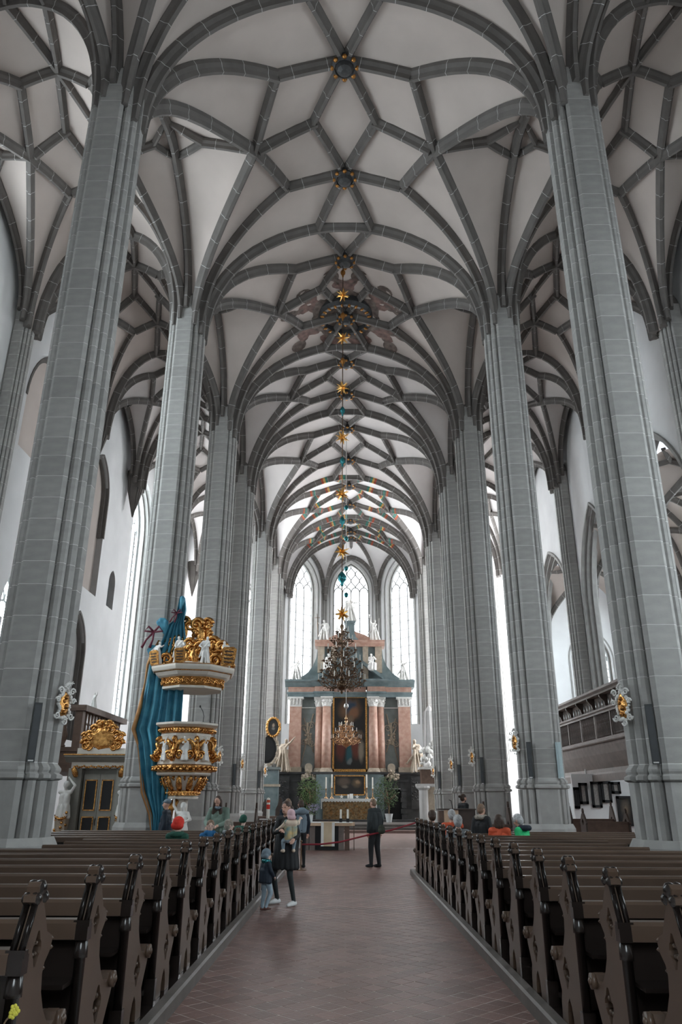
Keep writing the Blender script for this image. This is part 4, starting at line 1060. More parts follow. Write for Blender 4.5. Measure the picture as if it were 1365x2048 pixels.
# ================================================================== MONUMENTS beside the choir pillars
mon = thing('wall_monument', 'green-blue monument with dark oval niche and carved foliage by the left pillars', 'monument', (-5.15, 52.2, .40))
MB().box(-.85, .72, -.45, .5, 0, 2.1).build('base', 'blue_marble', mon)
MB().box(-.95, .80, -.52, .5, 2.1, 2.25).build('base_moulding', 'tan_stone', mon)
MB().box(-.82, .70, -.42, .5, 2.25, 3.15).build('upper_base', 'blue_marble', mon)
MB().box(-.95, .82, -.55, .5, 3.15, 3.32).build('ledge', 'grey_marble', mon)
m_ = MB(); m_.lathe([(.62, -.12), (.62, .12), (.5, .16), (.01, .16)], 20, 0, M.Translation((-.1, -.2, 4.45)) @ M.Rotation(PI/2, 4, 'X') @ M.Scale(1.45, 4, (0, 1, 0))); m_.build('niche', 'black', mon)
m_ = MB(); rn = random.Random(31)
for k in range(46):
    a = 2*PI*k/46; c = (-.1 + .74*math.cos(a), -.30 + rn.uniform(-.1, .05), 4.45 + 1.02*math.sin(a)); m_.ell(c, tuple(rn.uniform(.06, .16) for _ in range(3)), 0, 6)
for k in range(14): volute(m_, (rn.uniform(-.75, .6), -.36, rn.uniform(5.2, 5.9)), rn.uniform(.10, .2), (1, 0, 0), (0, 0, rn.choice((-1, 1))), .05, 0, 1.3, rn.uniform(0, 6), 1, 9)
blobs(m_, 30, (-.85, .5), (-.4, -.1), (5.3, 6.3), (.07, .17), 0, 8); m_.build('carved_foliage', 'tan_stone', mon)
pt = thing('oval_portrait', 'oval dark portrait in a gilded wreath frame on the left monument', 'portrait', (-4.85, 51.6, 6.25))
MB().lathe([(.36, .03), (.36, -.02), (.01, -.03)], 24, 0, M.Rotation(PI/2, 4, 'X') @ M.Scale(1.4, 4, (0, 1, 0))).build('canvas', 'painting_portrait', pt)
m_ = MB(); m_.tube([(.42*math.cos(2*PI*k/28), 0, .58*math.sin(2*PI*k/28)) for k in range(29)], .085, 8)
for k in range(20): a = 2*PI*k/20; m_.ell((.45*math.cos(a), -.03, .61*math.sin(a)), (.085, .07, .085), 0, 6)
m_.build('wreath_frame', 'gold', pt)
mon = thing('obelisk_monument', 'grey fluted obelisk monument with carved figures by the right pillars', 'monument', (5.75, 52.2, .40))
MB().box(-.75, .75, -.5, .5, 0, 2.1).build('base', 'tan_stone', mon)
MB().lathe([(.30, 0), (.30, 1.9), (.46, 2.05), (.46, 2.15)], 12, 0, M.Translation((-.62, -.55, 0))).build('small_column', 'grey_reveal', mon)
MB().box(-1.05, .85, -.75, .5, 2.15, 2.3).build('base_cornice', 'grey_reveal', mon)
MB().box(-.7, .7, -.45, .5, 2.3, 3.2).build('upper_base', 'brown_wood', mon)
MB().box(-.85, .85, -.6, .5, 3.2, 3.35).build('ledge', 'white_stone', mon)
m_ = MB(); m_.lathe([(.50, 3.35), (.30, 7.0), (.02, 7.4)], 16, 0, None, False, PI/16)
for k in range(8): a = 2*PI*k/8; m_.tube([(.50*math.cos(a), .5*math.sin(a), 3.35), (.31*math.cos(a), .31*math.sin(a), 7.0)], .05, 5)
m_.build('obelisk', 'grey_reveal', mon)
m_ = MB(); blobs(m_, 26, (-.75, .1), (-.65, -.35), (3.4, 4.6), (.08, .2), 0, 6); blobs(m_, 14, (-.3, .3), (-.6, -.4), (4.4, 5.0), (.06, .14), 0, 7); m_.build('carved_figures', 'white_stone', mon)
# ================================================================== PULPIT on the second left pillar
PX, PYY = -4.76, 23.05
pul = thing('pulpit', 'white and gilded baroque pulpit basket carried by a white angel', 'pulpit', (PX, PYY, 0))
def pp(mb, nm, mt, par=None): return mb.build(nm, mt, par or pul)
A8 = PI/8 + .18
pp(MB().lathe([(.80, 3.68), (.90, 3.72), (.98, 3.76), (.98, 3.82), (.80, 3.82), (.78, 3.3)], 8, 0, None, False, A8), 'rim', 'cream_paint')
m_ = MB(); m_.lathe([(.82, 3.52), (.87, 3.56), (.87, 3.65), (.82, 3.69)], 8, 0, None, False, A8)
for k in range(56): a = 2*PI*k/56; m_.ell((.84*math.cos(a), .84*math.sin(a), 3.605), (.045, .045, .05), 0, 6)
pp(m_, 'upper_band', 'gold')
pp(MB().lathe([(.78, 3.52), (.80, 3.45), (.72, 3.40), (.72, 3.2), (.78, 2.95), (.82, 2.80), (.84, 2.66)], 8, 0, None, False, A8), 'body', 'cream_paint')
def around(r, a, z): return (r*math.cos(a), r*math.sin(a), z)
for k in range(8):       # gilded scroll at every corner
    a = A8 + 2*PI*k/8; m_ = MB(); u = (math.cos(a), math.sin(a), 0); t = (-math.sin(a), math.cos(a), 0)
    volute(m_, around(.86, a, 2.92), .17, u, (0, 0, -1), .065); volute(m_, around(.80, a, 3.30), .12, u, (0, 0, 1), .05)
    leafy(m_, around(.80, a, 3.42), around(.98, a, 2.92), around(.72, a, 3.05), .10)
    for s in (-1, 1):
        volute(m_, V(around(.80, a + s*.20, 2.90)) , .13, V(t)*s, (0, 0, 1), .05); leafy(m_, around(.80, a + s*.10, 3.0), around(.84, a + s*.33, 3.32), around(.9, a + s*.10, 3.3), .07)
        volute(m_, V(around(.80, a + s*.30, 3.28)), .08, V(t)*s, (0, 0, -1), .03)
    pp(m_, 'corner_scroll', 'gold')
for k in range(8):       # white figures with attributes in the panels
    a = A8 + 2*PI*(k + .5)/8
    P = statue_prims(.40, lean=(-1)**k*1.2, armL=OUTL if k % 2 else None, armR=UPR if k % 3 == 0 else ((.3, .2, 1.2), (.15, .35, 1.2)), wide=1.1)
    o = obj('panel_figure', fused('panel_figure', P, .017, ['white_stone']), pul, around(.80, a, 2.74)); o.rotation_euler = (0, 0, a - PI/2)
m_ = MB(); m_.lathe([(.80, 2.42), (.92, 2.47), (.95, 2.55), (.92, 2.62), (.82, 2.66)], 8, 0, None, False, A8)
for k in range(64): a = 2*PI*k/64; m_.ell((.92*math.cos(a), .92*math.sin(a), 2.545 + .03*(-1)**k), (.05, .05, .045), 0, 6)
pp(m_, 'torus', 'gold')
pp(MB().lathe([(.60, 2.34), (.80, 2.36), (.84, 2.39), (.84, 2.43), (.80, 2.44)], 8, 0, None, False, A8), 'lower_moulding', 'cream_paint')
m_ = MB(); m_.lathe([(.60, 2.35), (.58, 2.2), (.46, 2.0), (.42, 1.94)], 8, 0, None, False, A8); pp(m_, 'console', 'cream_paint')
for k in range(12):
    a = 2*PI*k/12; m_ = MB(); leafy(m_, around(.44, a, 1.96), around(.66, a, 2.34), around(.62, a, 2.05), .10); volute(m_, around(.60, a + .26, 2.26), .07, (math.cos(a), math.sin(a), 0), (0, 0, 1), .03, 0, 1.3, 0, 1, 10); pp(m_, 'console_leaf', 'gold')
m_ = MB(); m_.lathe([(.42, 1.80), (.50, 1.82), (.50, 1.93), (.44, 1.96)], 16)
for k in range(30): a = 2*PI*k/30; m_.ell(around(.49, a, 1.875), (.04, .04, .045), 0, 6)
pp(m_, 'lower_ring', 'gold')
pp(MB().lathe([(.46, 1.72), (.48, 1.76), (.44, 1.80)], 16), 'lower_plate', 'cream_paint')
P = [q for q in body_prims(pose(JD, elR=(.34, -.02, 1.62), wrR=(.30, .06, 1.88), elL=(-.30, .06, 1.2), wrL=(-.10, .20, 1.12)), fing=False)] + [('e', (0, -.02, 1.63), (.10, .11, .10), None, 0), ('c', (0, 0, .95), (0, 0, .05), .20, .26, 0)]
o = obj('angel', fused('angel', sc_prims(P, .88), .018, ['white_stone']), pul, (.14, -.42, .12)); o.rotation_euler = (0, 0, PI - .2)
m_ = MB()
for k in range(9): leafy(m_, (-.10 - .04*k, -.10, .55 + .13*k), (-.45 + .02*k, -.20, .30 + .16*k), (-.40, -.25, .75 + .12*k), .13)
m_.tube([(-.1, -.1, 1.7), (-.35, -.15, 1.45), (-.38, -.15, .9), (-.15, -.1, .25)], [.10, .16, .15, .05], 8); pp(m_, 'gilded_wing', 'gold')
pp(MB().lathe([(.30, .05), (.18, .3), (.18, 1.75)], 12), 'shaft', 'cream_paint')
mic = thing('microphone', 'thin black gooseneck microphone on the pulpit rim', 'microphone', (PX + .52, PYY - .35, 3.81))
MB().tube([(0, 0, 0), (.02, 0, .22), (-.02, -.02, .36), (-.09, -.05, .47)], .010, 6).build('gooseneck', 'black', mic)
MB().ell((-.10, -.06, .49), (.025, .025, .04), 0, 8).build('capsule', 'black', mic)
# sounding board
sb = thing('sounding_board', 'octagonal white and gilded sounding board above the pulpit', 'canopy', (PX + .06, PYY, 0))
pp(MB().lathe([(1.02, 5.12), (1.12, 5.16), (1.22, 5.26), (1.30, 5.30), (1.34, 5.38), (1.34, 5.44), (.2, 5.50)], 8, 0, None, False, A8), 'top_cornice', 'cream_paint', sb)
pp(MB().lathe([(1.22, 5.255), (1.265, 5.275), (1.25, 5.30)], 8, 0, None, False, A8).lathe([(1.33, 5.435), (1.36, 5.45), (1.33, 5.47)], 8, 0, None, False, A8), 'gilt_line', 'gold', sb)
pp(MB().lathe([(.93, 4.86), (1.02, 5.13)], 8, 0, None, False, A8), 'frieze', 'dark_gold', sb)
for k in range(8):
    m_ = MB(); a0 = A8 + 2*PI*k/8
    for j in range(6):
        a = a0 + (j + .5)/6*2*PI/8; rr = .985*math.cos(PI/8)/math.cos(a - a0 - PI/8); t = (-math.sin(a), math.cos(a), 0)
        volute(m_, around(rr + .01, a, 5.0), .075, V(t)*(1 if j % 2 else -1), (0, 0, 1 if j % 2 else -1), .024, 0, 1.4, 0, 1, 12)
        m_.ell(around(rr + .02, a + .05, 5.08 - .15*(j % 2)), (.03, .03, .03), 0, 6)
    pp(m_, 'frieze_scroll', 'gold', sb)
pp(MB().lathe([(.85, 4.80), (.95, 4.80), (.96, 4.85), (.92, 4.88), (.85, 4.88)], 8, 0, None, False, A8), 'lower_moulding', 'cream_paint', sb)
pp(MB().lathe([(.86, 4.86), (.3, 4.90), (.01, 4.90)], 8, 0, None, False, A8), 'ceiling_panel', 'blue_cloth', sb)
m_ = MB(); m_.lathe([(1.0, 5.47), (.6, 5.62), (.3, 5.7)], 8, 0, None, False, A8); pp(m_, 'roof', 'cream_paint', sb)
random.seed(8)
def crest_arm(name, base, mid, top, w_, par):
    m_ = MB(); leafy(m_, base, mid, (V(base) + V(mid))/2 + V((0, 0, .25)), w_); leafy(m_, mid, top, (V(mid) + V(top))/2 + V((.12, 0, .1)), w_*.9)
    volute(m_, top, w_*1.2, (1, 0, 0), (0, 0, 1), w_*.45); volute(m_, V(top) + V((-w_*1.3, 0, -.05)), w_*1.0, (-1, 0, 0), (0, 0, 1), w_*.4); volute(m_, mid, w_*1.3, (1, -.3, 0), (0, 0, -1), w_*.45); volute(m_, base, w_*1.2, (1, 0, 0), (0, 0, 1), w_*.45)
    return m_.build(name, 'gold', par)
crest_arm('crest_leaf', (-.1, -.15, 5.6), (.15, -.1, 6.25), (.02, -.1, 6.85), .17, sb)
crest_arm('crest_leaf', (.2, .1, 5.6), (.25, .05, 6.2), (.32, 0, 6.90), .15, sb)
crest_arm('crest_leaf', (-.55, -.2, 5.55), (-.45, -.1, 6.2), (-.38, -.1, 6.95), .13, sb)
crest_arm('crest_leaf', (-.6, -.35, 5.5), (-.35, -.3, 5.95), (-.15, -.3, 6.2), .15, sb)
crest_arm('crest_leaf', (.55, -.45, 5.5), (.45, -.3, 5.9), (.55, -.2, 6.25), .17, sb)
crest_arm('crest_leaf', (1.0, -.1, 5.5), (.95, -.1, 5.95), (.55, -.1, 6.22), .19, sb)
crest_arm('crest_leaf', (.85, -.4, 5.5), (1.05, -.3, 5.85), (.85, -.3, 6.1), .16, sb)
crest_arm('crest_leaf', (-.2, -.5, 5.5), (.0, -.45, 5.8), (.22, -.4, 6.05), .17, sb)
crest_arm('crest_leaf', (-.85, -.2, 5.5), (-.75, -.2, 5.9), (-.55, -.2, 6.3), .15, sb)
m_ = MB(); m_.tube([(.1, -.4, 6.15), (.05, -.5, 5.8), (.18, -.55, 5.5)], [.05, .14, .08], 8); volute(m_, (.0, -.5, 5.62), .17, (1, 0, 0), (0, 0, 1), .06); volute(m_, (.75, -.55, 5.65), .20, (1, 0, 0), (0, 0, 1), .07); volute(m_, (-.75, -.5, 5.7), .18, (-1, 0, 0), (0, 0, 1), .06)
blobs(m_, 60, (-.85, 1.0), (-.35, .3), (5.5, 6.1), (.06, .13), 0, 12); blobs(m_, 22, (-.1, .45), (-.2, .1), (6.5, 6.95), (.07, .12), 0, 13); m_.build('crest_mass', 'gold', sb)['kind'] = 'stuff'
def tablet(par, loc, rot, s=1.0):
    t = MB(); t.plate([(-.16*s, 0), (.16*s, .02*s), (.18*s, .42*s), (.10*s, .47*s), (-.13*s, .45*s), (-.18*s, .40*s)], (), 0, .035, 0, frame((0, 0, 0), (1, 0, 0), (0, 0, 1), (0, -1, 0)))
    o = t.build('tablet', 'gold', par, loc); o.rotation_euler = rot
    for j in range(4):
        MB().box(-.11*s, (.08 + .03*(j % 2))*s, -.042, -.036, (.08 + .085*j)*s, (.115 + .085*j)*s).build('text_line', 'dark_wood', o)
for i, (x, y, rz, kk, ln) in enumerate(((-1.02, -.55, PI - .5, .46, 1.2), (-.28, -1.02, PI - .1, .50, -1.0), (.52, -.98, PI + .15, .50, 1.0), (1.02, -.45, PI + .45, .48, -1.2))):
    root = thing('prophet_figure', ['small white prophet with gold tablet at the left edge of the sounding board', 'small white prophet reading a gold tablet at the front of the sounding board', 'small white prophet with no tablet at the front of the sounding board', 'small white prophet behind a tall gold tablet at the right edge of the sounding board'][i], 'figurine', (PX + .06 + x, PYY + y, 5.44), rz)
    P = statue_prims(kk, lean=ln, armL=OUTL if i == 0 else ((-.3, .15, 1.1), (-.18, .34, 1.05)), armR=((.3, .15, 1.1), (.18, .34, 1.0)), wide=1.2)
    obj('figure', fused('figure', P, .018, ['white_stone']), root)
    if i != 2: tablet(root, ((-.14, -.14, 0, -.02)[i], .22, .02), (.25, 0, PI), .95 if i < 3 else 1.25)
# carved blue drapery gathered on the pillar behind the pulpit
rows = [(7.70, -5.24, -5.12), (7.30, -5.30, -5.04), (6.95, -5.34, -5.08), (6.80, -5.55, -5.05), (6.3, -5.75, -4.95), (5.9, -5.92, -4.9), (5.55, -6.05, -4.9), (5.0, -6.08, -4.9), (4.3, -6.15, -4.9), (3.65, -6.28, -4.9), (3.2, -6.10, -4.92), (2.5, -5.95, -4.98), (1.9, -5.82, -5.05), (1.3, -5.55, -5.12), (.7, -5.45, -5.2), (.15, -5.4, -5.25)]
dr = thing('drapery', 'blue carved drapery with bronze hem on the pillar behind the pulpit', 'drapery', (0, 0, 0))
n = 40; rings = []
for z, xa, xb in rows:
    fr = [(xa + (xb - xa)*i/n, 22.84 - .10*math.sin(i*.9 + z*.7) - .05*math.sin(i*2.1 + z) - .04, z) for i in range(n + 1)]
    bk = [(p[0], p[1] + .09, p[2]) for p in reversed(fr)]
    rings.append(fr + bk)
m_ = MB().loft(list(reversed(rings)), 0, True, True, True)
m_.build('cloth', 'blue_cloth', dr)
for (x, z, kx, kz) in ((-5.62, 6.55, -.22, .42), (-5.85, 5.62, -.20, .50), (-5.20, 7.25, -.02, .42)):
    P = [('c', (x, 22.76, z), (x + kx*(.2 + .35*j) + .05, 22.72 + .02*(j % 2), z + kz*(1 - .16*abs(j - 1.5))), .07, .085, 0) for j in range(4)]
    obj('cloth_puff', fused('cloth_puff', P, .03, ['blue_cloth']), dr)
MB().tube([(xa - .02, 22.76, z) for z, xa, xb in rows[4:]], [.05 + .03*math.sin(i*1.7) for i in range(len(rows) - 4)], 8).build('hem', 'bronze_edge', dr)
for (bx, bz, s) in ((-5.28, 7.15, .6), (-5.95, 6.55, 1.0)):
    m_ = MB()
    for q in (-1, 1):
        m_.tube([(bx, 22.66, bz), (bx + q*.16*s, 22.60, bz + .16*s), (bx + q*.28*s, 22.62, bz + .02*s), (bx, 22.66, bz)], .035*s, 6)
        m_.tube([(bx, 22.66, bz), (bx + q*.10*s - .1*s, 22.62, bz - .25*s), (bx + q*.12*s - .2*s, 22.62, bz - .5*s)], [.035*s, .03*s, .045*s], 6)
    m_.build('ribbon_bow', 'maroon', dr)

# ================================================================== PORTAL left of the pulpit pillar
po = thing('portal', 'grey and gold doorway crowned by a gilded cartouche by the left pews', 'doorway', (-7.78, 24.75, 0))
def q_(mb, nm, mt, par=None): return mb.build(nm, mt, par or po)
q_(MB().box(-.98, -.56, -.06, .5, 0, 2.62).box(.56, .98, -.06, .5, 0, 2.62).box(-.56, .56, .25, .5, 0, 2.62), 'jamb', 'grey_paint')
q_(MB().box(-.90, .90, -.10, .5, 2.62, 2.80), 'architrave', 'cream_paint')
q_(MB().plate([(.5, 2.80), (-.12, 2.80), (-.22, 2.88), (-.26, 2.93), (-.34, 2.95), (-.34, 3.01), (.5, 3.03)], (), -1.08, 1.08, 0, TPE), 'cornice', 'grey_paint')
q_(MB().box(-1.10, 1.10, -.365, -.33, 3.0, 3.035), 'gilt_line', 'gold')
q_(MB().box(-.75, .75, -.15, .4, 3.03, 3.22), 'plinth', 'cream_paint')
m_ = MB()
for k in range(22): m_.ell((-.8 + .076*k, -.11, 2.66 + .02*math.sin(k*2)), (.045, .03, .035), 0, 6)
for s in (-1, 1):
    leafy(m_, (s*.72, -.12, 2.35), (s*.80, -.22, 2.6), (s*.70, -.22, 2.5), .10); volute(m_, (s*.76, -.18, 2.55), .08, (s, 0, 0), (0, 0, 1), .03)
q_(m_, 'gilt_garland', 'gold')
for s in (-1, 1):
    d_ = q_(MB().box(-.255, .255, 0, .06, 0, 2.40), 'door_leaf', 'grey_paint'); d_.location = (s*.26, .10, .05)
    for z0, z1 in ((.15, 1.12), (1.35, 2.20)):
        m_ = MB(); MB().box(-.165, .165, -.012, .0, z0, z1).build('door_panel', 'black', d_)
        m_.box(-.185, -.155, -.03, .0, z0 - .02, z1 + .02); m_.box(.155, .185, -.03, .0, z0 - .02, z1 + .02); m_.box(-.185, .185, -.03, .0, z0 - .03, z0); m_.box(-.185, .185, -.03, .0, z1, z1 + .03); m_.build('panel_frame', 'gold', d_)
q_(MB().tube([(0, .06, .95), (0, .02, 1.0), (0, .02, 1.1), (0, .06, 1.15)], .015, 6), 'door_handle', 'black')
m_ = MB(); m_.lathe([(.42, 0), (.42, .10), (.3, .14), (.01, .14)], 7, 0, M.Translation((0, -.05, 3.52)) @ M.Rotation(PI/2, 4, 'X') @ M.Scale(.85, 4, (0, 1, 0)))
q_(m_, 'shield', 'gold')
m_ = MB()
for s in (-1, 1):
    for (x, z, r) in ((.52, 3.36, .17), (.42, 3.62, .15), (.28, 3.82, .14), (.58, 3.60, .12), (.15, 3.98, .11), (.40, 3.30, .14)): volute(m_, (s*x, -.10, z), r, (s, 0, 0), (0, 0, 1), r*.38); volute(m_, (s*x, -.16, z - .05), r*.7, (-s, 0, 0), (0, 0, -1), r*.25)
leafy(m_, (0, -.1, 3.75), (0, -.2, 4.08), (0, -.02, 3.95), .14); blobs(m_, 24, (-.25, .25), (-.15, -.02), (3.75, 4.0), (.05, .1), 0, 3); q_(m_, 'gilt_crest', 'gold')
for s in (-1, 1):       # herm figures with raised arms on tapering pedestals
    J = pose(JD, elL=(-.30, .06, 1.58), wrL=(-.10, .02, 1.78), elR=(.26, .08, 1.15), wrR=(.05, .20, 1.02)) if s < 0 else pose(JD, elR=(.30, .06, 1.58), wrR=(.10, .02, 1.78), elL=(-.26, .08, 1.15), wrL=(-.05, .20, 1.02))
    J = {a: b for a, b in J.items()}
    P = [p for p in body_prims(J, fing=False)[:-12]] + [('e', (0, -.02, 1.63), (.10, .11, .10), None, 0)]
    P += [('c', (.14*math.cos(a), .12*math.sin(a), .98), (.17*math.cos(a), .15*math.sin(a), .66), .06, .075, 0) for a in np.linspace(0, 5.6, 8)]
    o = obj('herm', fused('herm', sc_prims(P, .98), .02, ['white_stone']), po, (s*.92, -.26, .55)); o.rotation_euler = (0, 0, PI)
    q_(MB().lathe([(.20, .0), (.20, .12), (.15, .15), (.24, 1.15), (.26, 1.20)], 4, 0, M.Translation((s*.92, -.26, 0)), False, PI/4), 'herm_pedestal', 'tan_stone')
    m_ = MB()
    for k in range(12): m_.ell((s*.92 + .17*math.sin(k*1.3), -.40 - .03*(k % 2), .55 + .07*k), (.05, .035, .045), 0, 6)
    leafy(m_, (s*.92 - .2, -.35, 1.25), (s*.92 + .2, -.42, 1.22), (s*.92, -.5, 1.05), .07); q_(m_, 'gilt_ornament', 'gold')
# brown wooden loft with balusters behind it
lo = thing('wooden_loft', 'dark brown wooden loft with turned balusters on the left wall', 'balcony', (-9.0, 25.95, 0))
MB().box(-3.7, 0, 0, 5.0, 2.55, 3.20).build('floor_beam', 'brown_wood', lo)
MB().box(-3.7, .06, -.06, 5.0, 3.20, 3.34).build('lower_rail', 'brown_wood', lo)
MB().plate([(-.12, 4.52), (.16, 4.52), (.16, 4.62), (.10, 4.72), (-.06, 4.72), (-.12, 4.62)], (), -3.7, .12, 0, TPE).build('top_rail', 'brown_wood', lo)
MB().box(-.12, .14, -.05, 5.0, 4.52, 4.72).build('side_rail', 'brown_wood', lo)
MB().box(-.22, .04, -.03, .22, 3.3, 4.55).build('corner_post', 'brown_wood', lo)
bal = MB().lathe([(.05, 0), (.06, .06), (.035, .10), (.075, .30), (.085, .42), (.045, .62), (.035, .75), (.06, .80), (.035, .86), (.045, 1.05), (.06, 1.20)], 10, 0, None, True).mesh('baluster', 'brown_wood')
for k in range(7): obj('baluster', bal, lo, (-.55 - .42*k, .06, 3.33)).scale = (1.6, 1.6, 1)
for k in range(13): obj('baluster', bal, lo, (-.02, .5 + .33*k, 3.33)).scale = (1.1, 1.1, 1)
for x, y in ((-.15, .15), (-.15, 4.8), (-3.4, .15)): MB().box(x - .10, x + .10, y - .1, y + .1, 0, 2.56).build('support_post', 'brown_wood', lo)
o = obj('figurine', fused('figurine', statue_prims(.34, armL=UPL, wide=1.2), .016, ['white_stone']), None, (-9.05, 27.2, 4.71)); o.rotation_euler = (0, 0, PI - .4); tag(o, 'small white figurine standing on the rail of the wooden loft', 'figurine')

# ================================================================== GALLERY on the right
ga = thing('organ_gallery', 'long grey-brown wooden gallery with balustrade along the right aisle', 'gallery', (11.6, 0, 0))
Y0, Y1 = 24.6, 47.4
def gx(profile, nm, mt='gallery_wood'): return MB().plate(profile, (), Y0, Y1, 0, frame((0, 0, 0), (1, 0, 0), (0, 0, 1), (0, 1, 0))).build(nm, mt, ga)
gx([(.25, 2.55), (.45, 2.55), (.45, 2.85), (.25, 2.85)], 'lower_beam')
gx([(.30, 2.85), (.75, 2.85), (.75, 4.15), (.05, 4.15), (.06, 4.02), (.14, 3.7), (.28, 3.35), (.40, 3.1), (.38, 2.95)], 'cove')
gx([(-.06, 4.15), (.75, 4.15), (.75, 4.36), (-.02, 4.36), (-.02, 4.30), (-.10, 4.27), (-.10, 4.20)], 'lower_rail')
gx([(-.08, 5.38), (.20, 5.38), (.20, 5.60), (-.10, 5.60), (-.10, 5.52), (-.04, 5.48)], 'middle_rail')
gx([(-.14, 6.20), (.30, 6.20), (.30, 6.48), (-.20, 6.48), (-.20, 6.38), (-.10, 6.30)], 'top_shelf')
gx([(.24, 5.60), (.30, 5.60), (.30, 6.22), (.24, 6.22)], 'upper_panel')
gx([(.75, 4.05), (2.2, 4.05), (2.2, 4.2), (.75, 4.2)], 'gallery_floor')
bm = MB().lathe([(.035, 0), (.045, .05), (.025, .10), (.055, .28), (.03, .5), (.025, .62), (.045, .70), (.025, .76), (.05, .9), (.03, 1.0), (.045, 1.03)], 8, 0, None, True).mesh('baluster', 'dark_wood')
k = 0; y = Y0 + .1
while y < Y1:
    if k % 13 == 0: MB().box(-.05, .09, y - .05, y + .05, 4.36, 5.38).build('balustrade_post', 'gallery_wood', ga)
    else: obj('baluster', bm, ga, (.02, y, 4.355))
    k += 1; y += .165
y = Y0 + .6
while y < Y1:
    MB().plate([(.28, 6.2), (-.12, 6.2), (-.10, 6.1), (.08, 5.9), (.12, 5.75), (.28, 5.62)], (), y - .05, y + .05, 0, frame((0, 0, 0), (1, 0, 0), (0, 0, 1), (0, 1, 0))).build('bracket', 'dark_wood', ga)
    for j in range(1, 4): MB().tube([(.16, y + .45*j, 5.6), (.16, y + .45*j, 6.0)], .035, 8).build('metal_tube', 'pipe_metal', ga)
    y += 1.8
for y in (26, 32, 38, 44): MB().box(.30, .46, y - .09, y + .09, 0, 2.56).build('support_post', 'gallery_wood', ga)
struct(MB().box(10.85, 14.5, 37.6, 37.75, -.05, 2.9).build('wall_screen', 'white_wall'))
for i, (x, z0, z1, wd, lb) in enumerate(((10.98, 1.35, 2.30, .24, 'leftmost'), (11.33, 1.55, 2.50, .40, 'second from the left'), (11.93, 1.40, 2.56, .46, 'tallest'), (12.42, 1.62, 2.58, .46, 'fourth from the left'), (12.90, 2.02, 2.55, .42, 'small square'), (13.25, .60, 1.92, .78, 'widest and lowest'))):
    e_ = thing('epitaph', 'black framed epitaph panel on the white wall under the gallery, %s' % lb, 'epitaph', (x, 37.58, 0))
    m_ = MB(); m_.box(-wd/2, wd/2, -.08, .04, z0, z0 + .12); m_.box(-wd/2, wd/2, -.08, .04, z1 - .12, z1); m_.box(-wd/2, -wd/2 + .11, -.08, .04, z0, z1); m_.box(wd/2 - .11, wd/2, -.08, .04, z0, z1); m_.build('frame', 'black', e_)
    MB().box(-wd/2 + .1, wd/2 - .1, -.03, .03, z0 + .1, z1 - .1).build('panel', 'plaque' if i != 5 else 'painting_epitaph', e_)

# ================================================================== CARTOUCHES AND LOUDSPEAKERS on the pillars
m_ = MB(); rn = random.Random(2)
car_frame = MB()
for k in range(34):
    a = 2*PI*k/34; r = 1 + .12*math.sin(5*a); car_frame.ell((.20*r*math.cos(a), rn.uniform(-.06, .01), .36*r*math.sin(a)), tuple(rn.uniform(.028, .06) for _ in range(3)), 0, 6)
for (x, z, r, s) in ((.20, .34, .10, 1), (-.2, .34, .10, -1), (.24, -.28, .10, 1), (-.24, -.28, .10, -1), (.27, .1, .08, 1), (-.27, .1, .08, -1), (.0, .46, .09, 1), (.05, -.42, .09, -1)): volute(car_frame, (x, -.05, z), r, (s, 0, 0), (0, 0, 1 if z > 0 else -1), .028, 0, 1.4, 0, 1, 12)
leafy(car_frame, (-.1, -.05, .42), (.15, -.12, .55), (0, -.02, .58), .06)
cf = car_frame.mesh('carved_frame', 'white_stone')
m_ = MB(); m_.ell((0, -.01, 0), (.17, .05, .33), 0, 14)
for (x, z, s) in ((0, .18, .06), (.03, -.05, .075), (-.02, -.2, .06), (-.05, .08, .05)): m_.ell((x, -.06, z), (s, s*.8, s), 1, 8)
cs = m_.mesh('gilt_shield', ['gold', 'dark_gold'])
def cartouche(x, y, z, rot, label, s=1.0):
    r = thing('cartouche', label, 'cartouche', (x, y, z), rot); r.scale = (s, s, s)
    obj('carved_frame', cf, r); obj('gilt_shield', cs, r)
def speaker(x, y, z, rot, label, light=False):
    r = thing('column_speaker', label, 'loudspeaker', (x, y, z), rot)
    MB().box(-.065, .065, -.05, .05, 0, 1.02).build('housing', 'speaker_light' if light else 'speaker_grey', r)
    MB().box(-.052, .052, -.056, -.05, .05, .98).build('grille', 'lead' if not light else 'speaker_light', r)
    MB().box(-.045, .045, -.058, -.05, .012, .035).build('name_plate', 'linen', r)
for k in range(2, 8):
    for sg in (-1, 1):
        px, py = ax(PY[k]) + sg*HX, PY[k]; nm = ORD[k - 2]; sd = 'left' if sg < 0 else 'right'
        if not (k == 3 and sg < 0): cartouche(px - sg*.76, py - .20, 3.36, -sg*1.15, 'white carved cartouche with gilt shield on the %s %s pillar' % (nm, sd), .72)
        if not (k == 3 and sg < 0): speaker(px - sg*.46, py - .63, 2.32, -sg*.4, 'slim dark column loudspeaker on the %s %s pillar' % (nm, sd))
speaker(ax(PY[3]) + HX + .42, PY[3] - .62, 2.32, .35, 'slim pale column loudspeaker on the outer side of the second right pillar', True)

